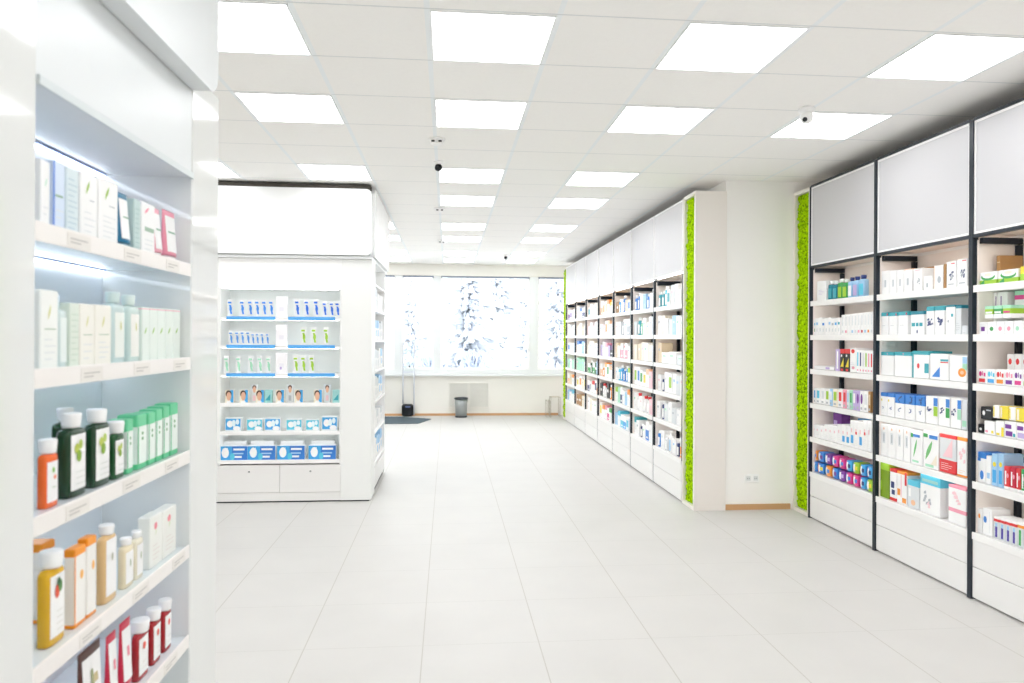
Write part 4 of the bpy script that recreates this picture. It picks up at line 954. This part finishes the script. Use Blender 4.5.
fg('bottle', 3, 106, 119, 524, .026, 'beige shampoo bottle with pale label on the fourth shelf', body='e0bb85', em=[('o', .4, .6, .6, .75, 'b9b9a9')], caph=.12, sheath=.93)
fg('bottle', 3, 126, 135.5, 537, .022, 'small cream bottle beside the beige one, fourth shelf', body='ece0c2', em=[('o', .4, .6, .5, .75, 'a9b59a')], caph=.14)
fg('bottle', 3, 137.5, 145, 530, .022, 'small cream bottle next to the white cartons, fourth shelf', body='ece6d2', em=[('o', .4, .6, .5, .75, 'a9b59a')], caph=.14)
for i, (a, b_) in enumerate(((151, 163), (164, 177))): fg('carton', 3, a, b_, 514 - i * 7, .035, 'white carton with red flower, %s of the fourth shelf pair' % ('nearer' if i == 0 else 'farther'), bands=[(1, 'f0f1ec')], pr=[('o', .3, .55, .72, .86, 'eb8a96'), ('f', .4, .5, .6, .72, 'c8d8a0'), ('l', .2, .8, .15, .5, 'e6dcd8')])
# fifth shelf
fg('tube', 4, 86, 108, 645, .032, 'dark brown tube with plant print on the fifth shelf', body='4a2018', em=[(-.2, .0, .3, .7, '9aa27a'), (-.1, .4, .5, .62, 'c9b98a')])
fg('tube', 4, 112.5, 122, 632, .026, 'crimson tube with pale label, nearer of two on fifth shelf', body='cf2448', em=[(-.2, .2, .45, .6, 'e88a9c')])
fg('tube', 4, 125.5, 136, 619, .026, 'crimson tube with pale label, farther of two on fifth shelf', body='cf2448', em=[(-.2, .2, .45, .6, 'e88a9c')])
RB = dict(body='a81c24', em=[('o', .3, .65, .66, .86, 'e8553c'), ('l', .2, .8, .15, .5, 'dedad6')], sheath=.88, caph=.2, capr=.34)
for i, (a, b_, v) in enumerate(((139.5, 151, 618), (154.5, 163, 607), (166, 173.5, 598))): fg('bottle', 4, a, b_, v, .022, 'red bottle with white cap, %s of the three on fifth shelf' % ordw[i], **RB)

# ================================================================== BACK OF THE ROOM
# anti-theft gate
ga = empty('security_gate', (-.78, 14.4, 0), 'grey anti-theft gate with black base before the windows', 'security gate')
t = MB(); xg0, xg1, yg = -.885, -.665, 14.4
pts = [(xg0, yg, .25)] + [(xg0, yg, z) for z in (.9, 1.44)] + [(xg0 + .03, yg, 1.49), (xg1 - .03, yg, 1.49)] + [(xg1, yg, z) for z in (1.44, .9, .03)]
t.tube(pts, .014, mat('dfe3ec', .3), 10); t.box(xg0 + .012, xg1 - .012, yg - .008, yg + .008, .87, .895, mat('dfe3ec', .3)); t.build('antenna_loop', ga)
MB().box(xg0 + .012, xg1 - .012, yg - .003, yg + .003, .9, 1.474, M_glass).build('clear_panel', ga)
MB().box(xg0 + .04, xg1 - .08, yg - .012, yg + .012, 1.476, 1.506, mat('6b5a62', .4), ch=.003).build('top_lamp', ga)
MB().box(xg0 - .02, xg1 - .014, yg - .07, yg + .07, 0, .245, M_blk2, ch=.03).build('base', ga)
MB().box(xg0 + .05, xg1 - .07, yg - .073, yg - .0705, .18, .21, mat('5a6a9a', .3)).build('indicator', ga)
# mat
mm = MB(); pts = [(-2.4, 13.1), (-.53, 13.15), (-.31, 13.85), (-.92, 14.26), (-2.4, 14.3)]
mm.loft([[(x, y, z) for x, y in pts] for z in (.0006, .012)], mat('5c6970', .95, .1)); o = mm.build('door_mat')
tag(o, 'dark grey floor mat beside the anti-theft gate', 'mat')
# bin
bx_, by_ = .27, 14.2
wbn = empty('waste_bin', (bx_, by_, 0), 'grey metal waste bin with dark rim by the back wall', 'bin')
MB().lathe([(.11, .03), (.118, .2), (.126, .36)], bx_, by_, mat('a8adac', .4, .5, .5), 28).build('bin_body', wbn)
MB().lathe([(.130, .355), (.137, .36), (.137, .385), (.126, .39), (.118, .385), (.118, .362)], bx_, by_, M_dgrey, 28).build('rim', wbn)
MB().lathe([(.113, 0), (.119, .004), (.119, .028), (.111, .032)], bx_, by_, M_dgrey, 28).build('foot_ring', wbn)
# radiator grilles
for k, (a, b_) in enumerate(((.02, .42), (.435, .845))):
    rg = empty('radiator_grille', ((a + b_) / 2, YB, .16), 'pale slatted radiator grille, the one %s' % ('behind the waste bin' if k == 0 else 'clear of the waste bin'), 'grille', 'radiator grilles below the windows')
    MB().box(a, b_, YB - .006, YB - .0005, .16, .665, mat('e6e5df', .5)).build('backing', rg)
    s = MB(); t_ = .022
    s.box(a, a + t_, YB - .03, YB - .0065, .16, .665, M_wall); s.box(b_ - t_, b_, YB - .03, YB - .0065, .16, .665, M_wall)
    s.box(a + t_, b_ - t_, YB - .03, YB - .0065, .16, .18, M_wall); s.box(a + t_, b_ - t_, YB - .03, YB - .0065, .645, .665, M_wall)
    s.build('grille_frame', rg)
    s = MB()
    for q in range(18): s.box(a + t_, b_ - t_, YB - .022, YB - .008, .19 + q * .025, .203 + q * .025, mat('f0efea', .5))
    s.build('slats', rg)
# wire stand
ws_ = empty('wire_stand', (2.12, 14.2, 0), 'small thin metal stand by the back wall next to far moss', 'stand')
t = MB()
for (a, b_, hh) in ((1.97, 2.03, .33), (2.05, 2.23, .40)):
    for yy in (14.1, 14.3): t.tube([(a, yy, 0), (a, yy, hh), (b_, yy, hh), (b_, yy, 0)], .006, mat('b9b3a4', .4), 6)
    t.tube([(a, 14.1, hh), (a, 14.3, hh)], .006, mat('b9b3a4', .4), 6); t.tube([(b_, 14.1, hh), (b_, 14.3, hh)], .006, mat('b9b3a4', .4), 6)
t.build('stand_frame', ws_)
MB().box(2.055, 2.225, 14.1, 14.3, .401, .41, mat('dcd3c4', .4)).build('stand_top', ws_)

# ================================================================== OUTSIDE
M_snow = mat('fafbff', .8, .2)
gr = MB(); nx, ny = 60, 40; vs = []
for i in range(nx + 1):
    for j in range(ny + 1):
        x, y = -35 + 75 * i / nx, YB + .35 + 60 * j / ny
        z = -.45 + noise.noise(Vector((x * .25, y * .25, 0))) * .35 + noise.noise(Vector((x * .8, y * .8, 3))) * .12 + min(.5, max(0, (y - 18) * .05))
        vs.append((x, y, z))
gr.v = vs
for i in range(nx):
    for j in range(ny):
        q = i * (ny + 1) + j; gr.f.append((q, q + ny + 1, q + ny + 2, q + 1)); gr.mi.append(gr.m(M_snow)); gr.sm.append(True)
o = gr.build('ground_snow'); o['kind'] = 'structure'
M_needle = mat('c9cdd2', .8, .2); M_trunk = mat('8f8078', .9)
def spruce(x, y, h, rad, label, seed):
    rnd = random.Random(seed); o = empty('spruce_tree', (x, y, -.4), label, 'tree', 'snowy spruces outside the windows')
    MB().lathe([(.16, -.5), (.12, h * .4), (.03, h * .97)], x, y, M_trunk, 8).build('trunk', o)
    f = MB(); s = MB(); n = int(h * 9)
    for k in range(n):
        t = k / (n - 1); z = .5 + (h - .6) * t; rr = rad * .8 * (1 - t) ** .85 * rnd.uniform(.6, 1.15) + .12
        nb = max(6, int(20 * (1 - t) + 6))
        for q in range(nb):
            a = 2 * math.pi * (q + rnd.random()) / nb; L = rr * rnd.uniform(.65, 1.15); dz = -L * rnd.uniform(.1, .45)
            ca, sa = math.cos(a), math.sin(a); w = .05 + L * .07
            p0 = (x, y, z); tip = (x + ca * L, y + sa * L, z + dz)
            m1 = (x + ca * L * .6 - sa * w, y + sa * L * .6 + ca * w, z + dz * .75 - .05); m2 = (x + ca * L * .6 + sa * w, y + sa * L * .6 - ca * w, z + dz * .75 - .05)
            mu = (x + ca * L * .6, y + sa * L * .6, z + dz * .4 + .05)
            for tri in ((p0, m1, mu), (p0, mu, m2), (m1, tip, mu), (mu, tip, m2), (p0, m2, m1), (m1, m2, tip)): f.face(tri, M_needle)
            if rnd.random() < .8:
                up = .05; sh = lambda v, e: (x + (v[0] - x) * e, y + (v[1] - y) * e, v[2] + up)
                a1, a2, a3, a4 = sh(p0, 1), sh(m1, .86), sh(tip, .92), sh(m2, .86); au = (mu[0], mu[1], mu[2] + .09)
                for tri in ((a1, a2, au), (a1, au, a4), (a2, a3, au), (au, a3, a4)): s.face(tri, M_snow)
    f.build('foliage', o); s.build('snow_cover', o)
for k, (x, y, h, r_, lab) in enumerate(((.75, 27, 7.0, 2.0, 'snow-covered spruce seen behind the large window, nearest its mullion'), (2.1, 31.5, 7.8, 1.9, 'snow-covered spruce rising behind the white signboard'), (2.55, 23.2, 5.8, .85, 'dark-branched snowy spruce to the signboard side of the large window'), (4.6, 29.5, 7.0, 1.5, 'snowy spruce seen through the narrow window by the moss'), (-1.8, 36, 5.0, 1.6, 'small distant snowy spruce seen through the middle narrow window'), (6.9, 35, 8.5, 2.2, 'distant snowy spruce beyond the narrow window tree'), (-9.5, 33, 8.0, 2.2, 'snowy spruce outside, beyond the gondola side'))):
    spruce(x, y, h, r_, lab, 100 + k)
sg = empty('signboard', (1.7, 21.5, -.3), 'blank white signboard on two posts in the snow outside', 'sign')
MB().box(1.36, 1.93, 21.5, 21.56, 1.6, 2.27, M_trim).build('board', sg)
for x in (1.45, 1.84): MB().box(x - .03, x + .03, 21.565, 21.62, -.5, 2.1, mat('c9ccd6', .5)).build('post', sg)
def shrub(x, y, w, h, label, seed):
    rnd = random.Random(seed); f = MB(); o = empty('shrub', (x, y, -.4), label, 'shrub', 'bare shrubs outside in the snow')
    for q in range(90):
        a = rnd.uniform(0, 2 * math.pi); r0 = rnd.random() * w / 2; px, py = x + r0 * math.cos(a), y + r0 * .5 * math.sin(a)
        f.tube([(px, py, -.5), (px + rnd.uniform(-.15, .15), py, h * .5 - .3), (px + rnd.uniform(-.35, .35), py + rnd.uniform(-.1, .1), h * rnd.uniform(.6, 1) - .3)], .02, mat('b4bccd', .8), 4)
    f.build('twigs', o)
for k, (x, w, h) in enumerate(((-1.6, .8, 1.1), (-.45, .8, 1.4), (.85, .6, 1.5), (4.3, .8, 1.2), (-3.6, 1.0, 1.2))):
    shrub(x, 23.4, w, h, 'bare greyish shrub in the snow, %s counted along the window row' % ordw[k], 300 + k)

# ================================================================== WORLD, CAMERA, RENDER
w = bpy.data.worlds.new('World'); sc.world = w; w.use_nodes = True
bg = w.node_tree.nodes['Background']; bg.inputs['Color'].default_value = (.97, .98, 1, 1); bg.inputs['Strength'].default_value = 3.1
cd = bpy.data.cameras.new('Camera'); cam = bpy.data.objects.new('Camera', cd); C.objects.link(cam)
cam.matrix_world = Matrix(((CR.x, CU.x, -CF.x, EYE.x), (CR.y, CU.y, -CF.y, EYE.y), (CR.z, CU.z, -CF.z, EYE.z), (0, 0, 0, 1)))
cd.sensor_width = 36; cd.lens = 36 * FPX / 1024; cd.shift_y = SHIFT / 1024 ; cd.clip_end = 300; cd.clip_start = .05
cd.dof.use_dof = True; cd.dof.focus_distance = 6.0; cd.dof.aperture_fstop = 3.5
sc.camera = cam
vs_ = sc.view_settings; vs_.view_transform = 'Standard'; vs_.look = 'None'; vs_.gamma = 1; vs_.use_curve_mapping = False; vs_.exposure = .36
sc.cycles.max_bounces = 12; sc.cycles.diffuse_bounces = 10; sc.cycles.glossy_bounces = 4; sc.cycles.transparent_max_bounces = 12
sc.cycles.use_denoising = True
for ob in list(bpy.data.objects):
    for k in ('_o', '_local'):
        if k in ob: del ob[k]
print('OBJECTS', len(bpy.data.objects))
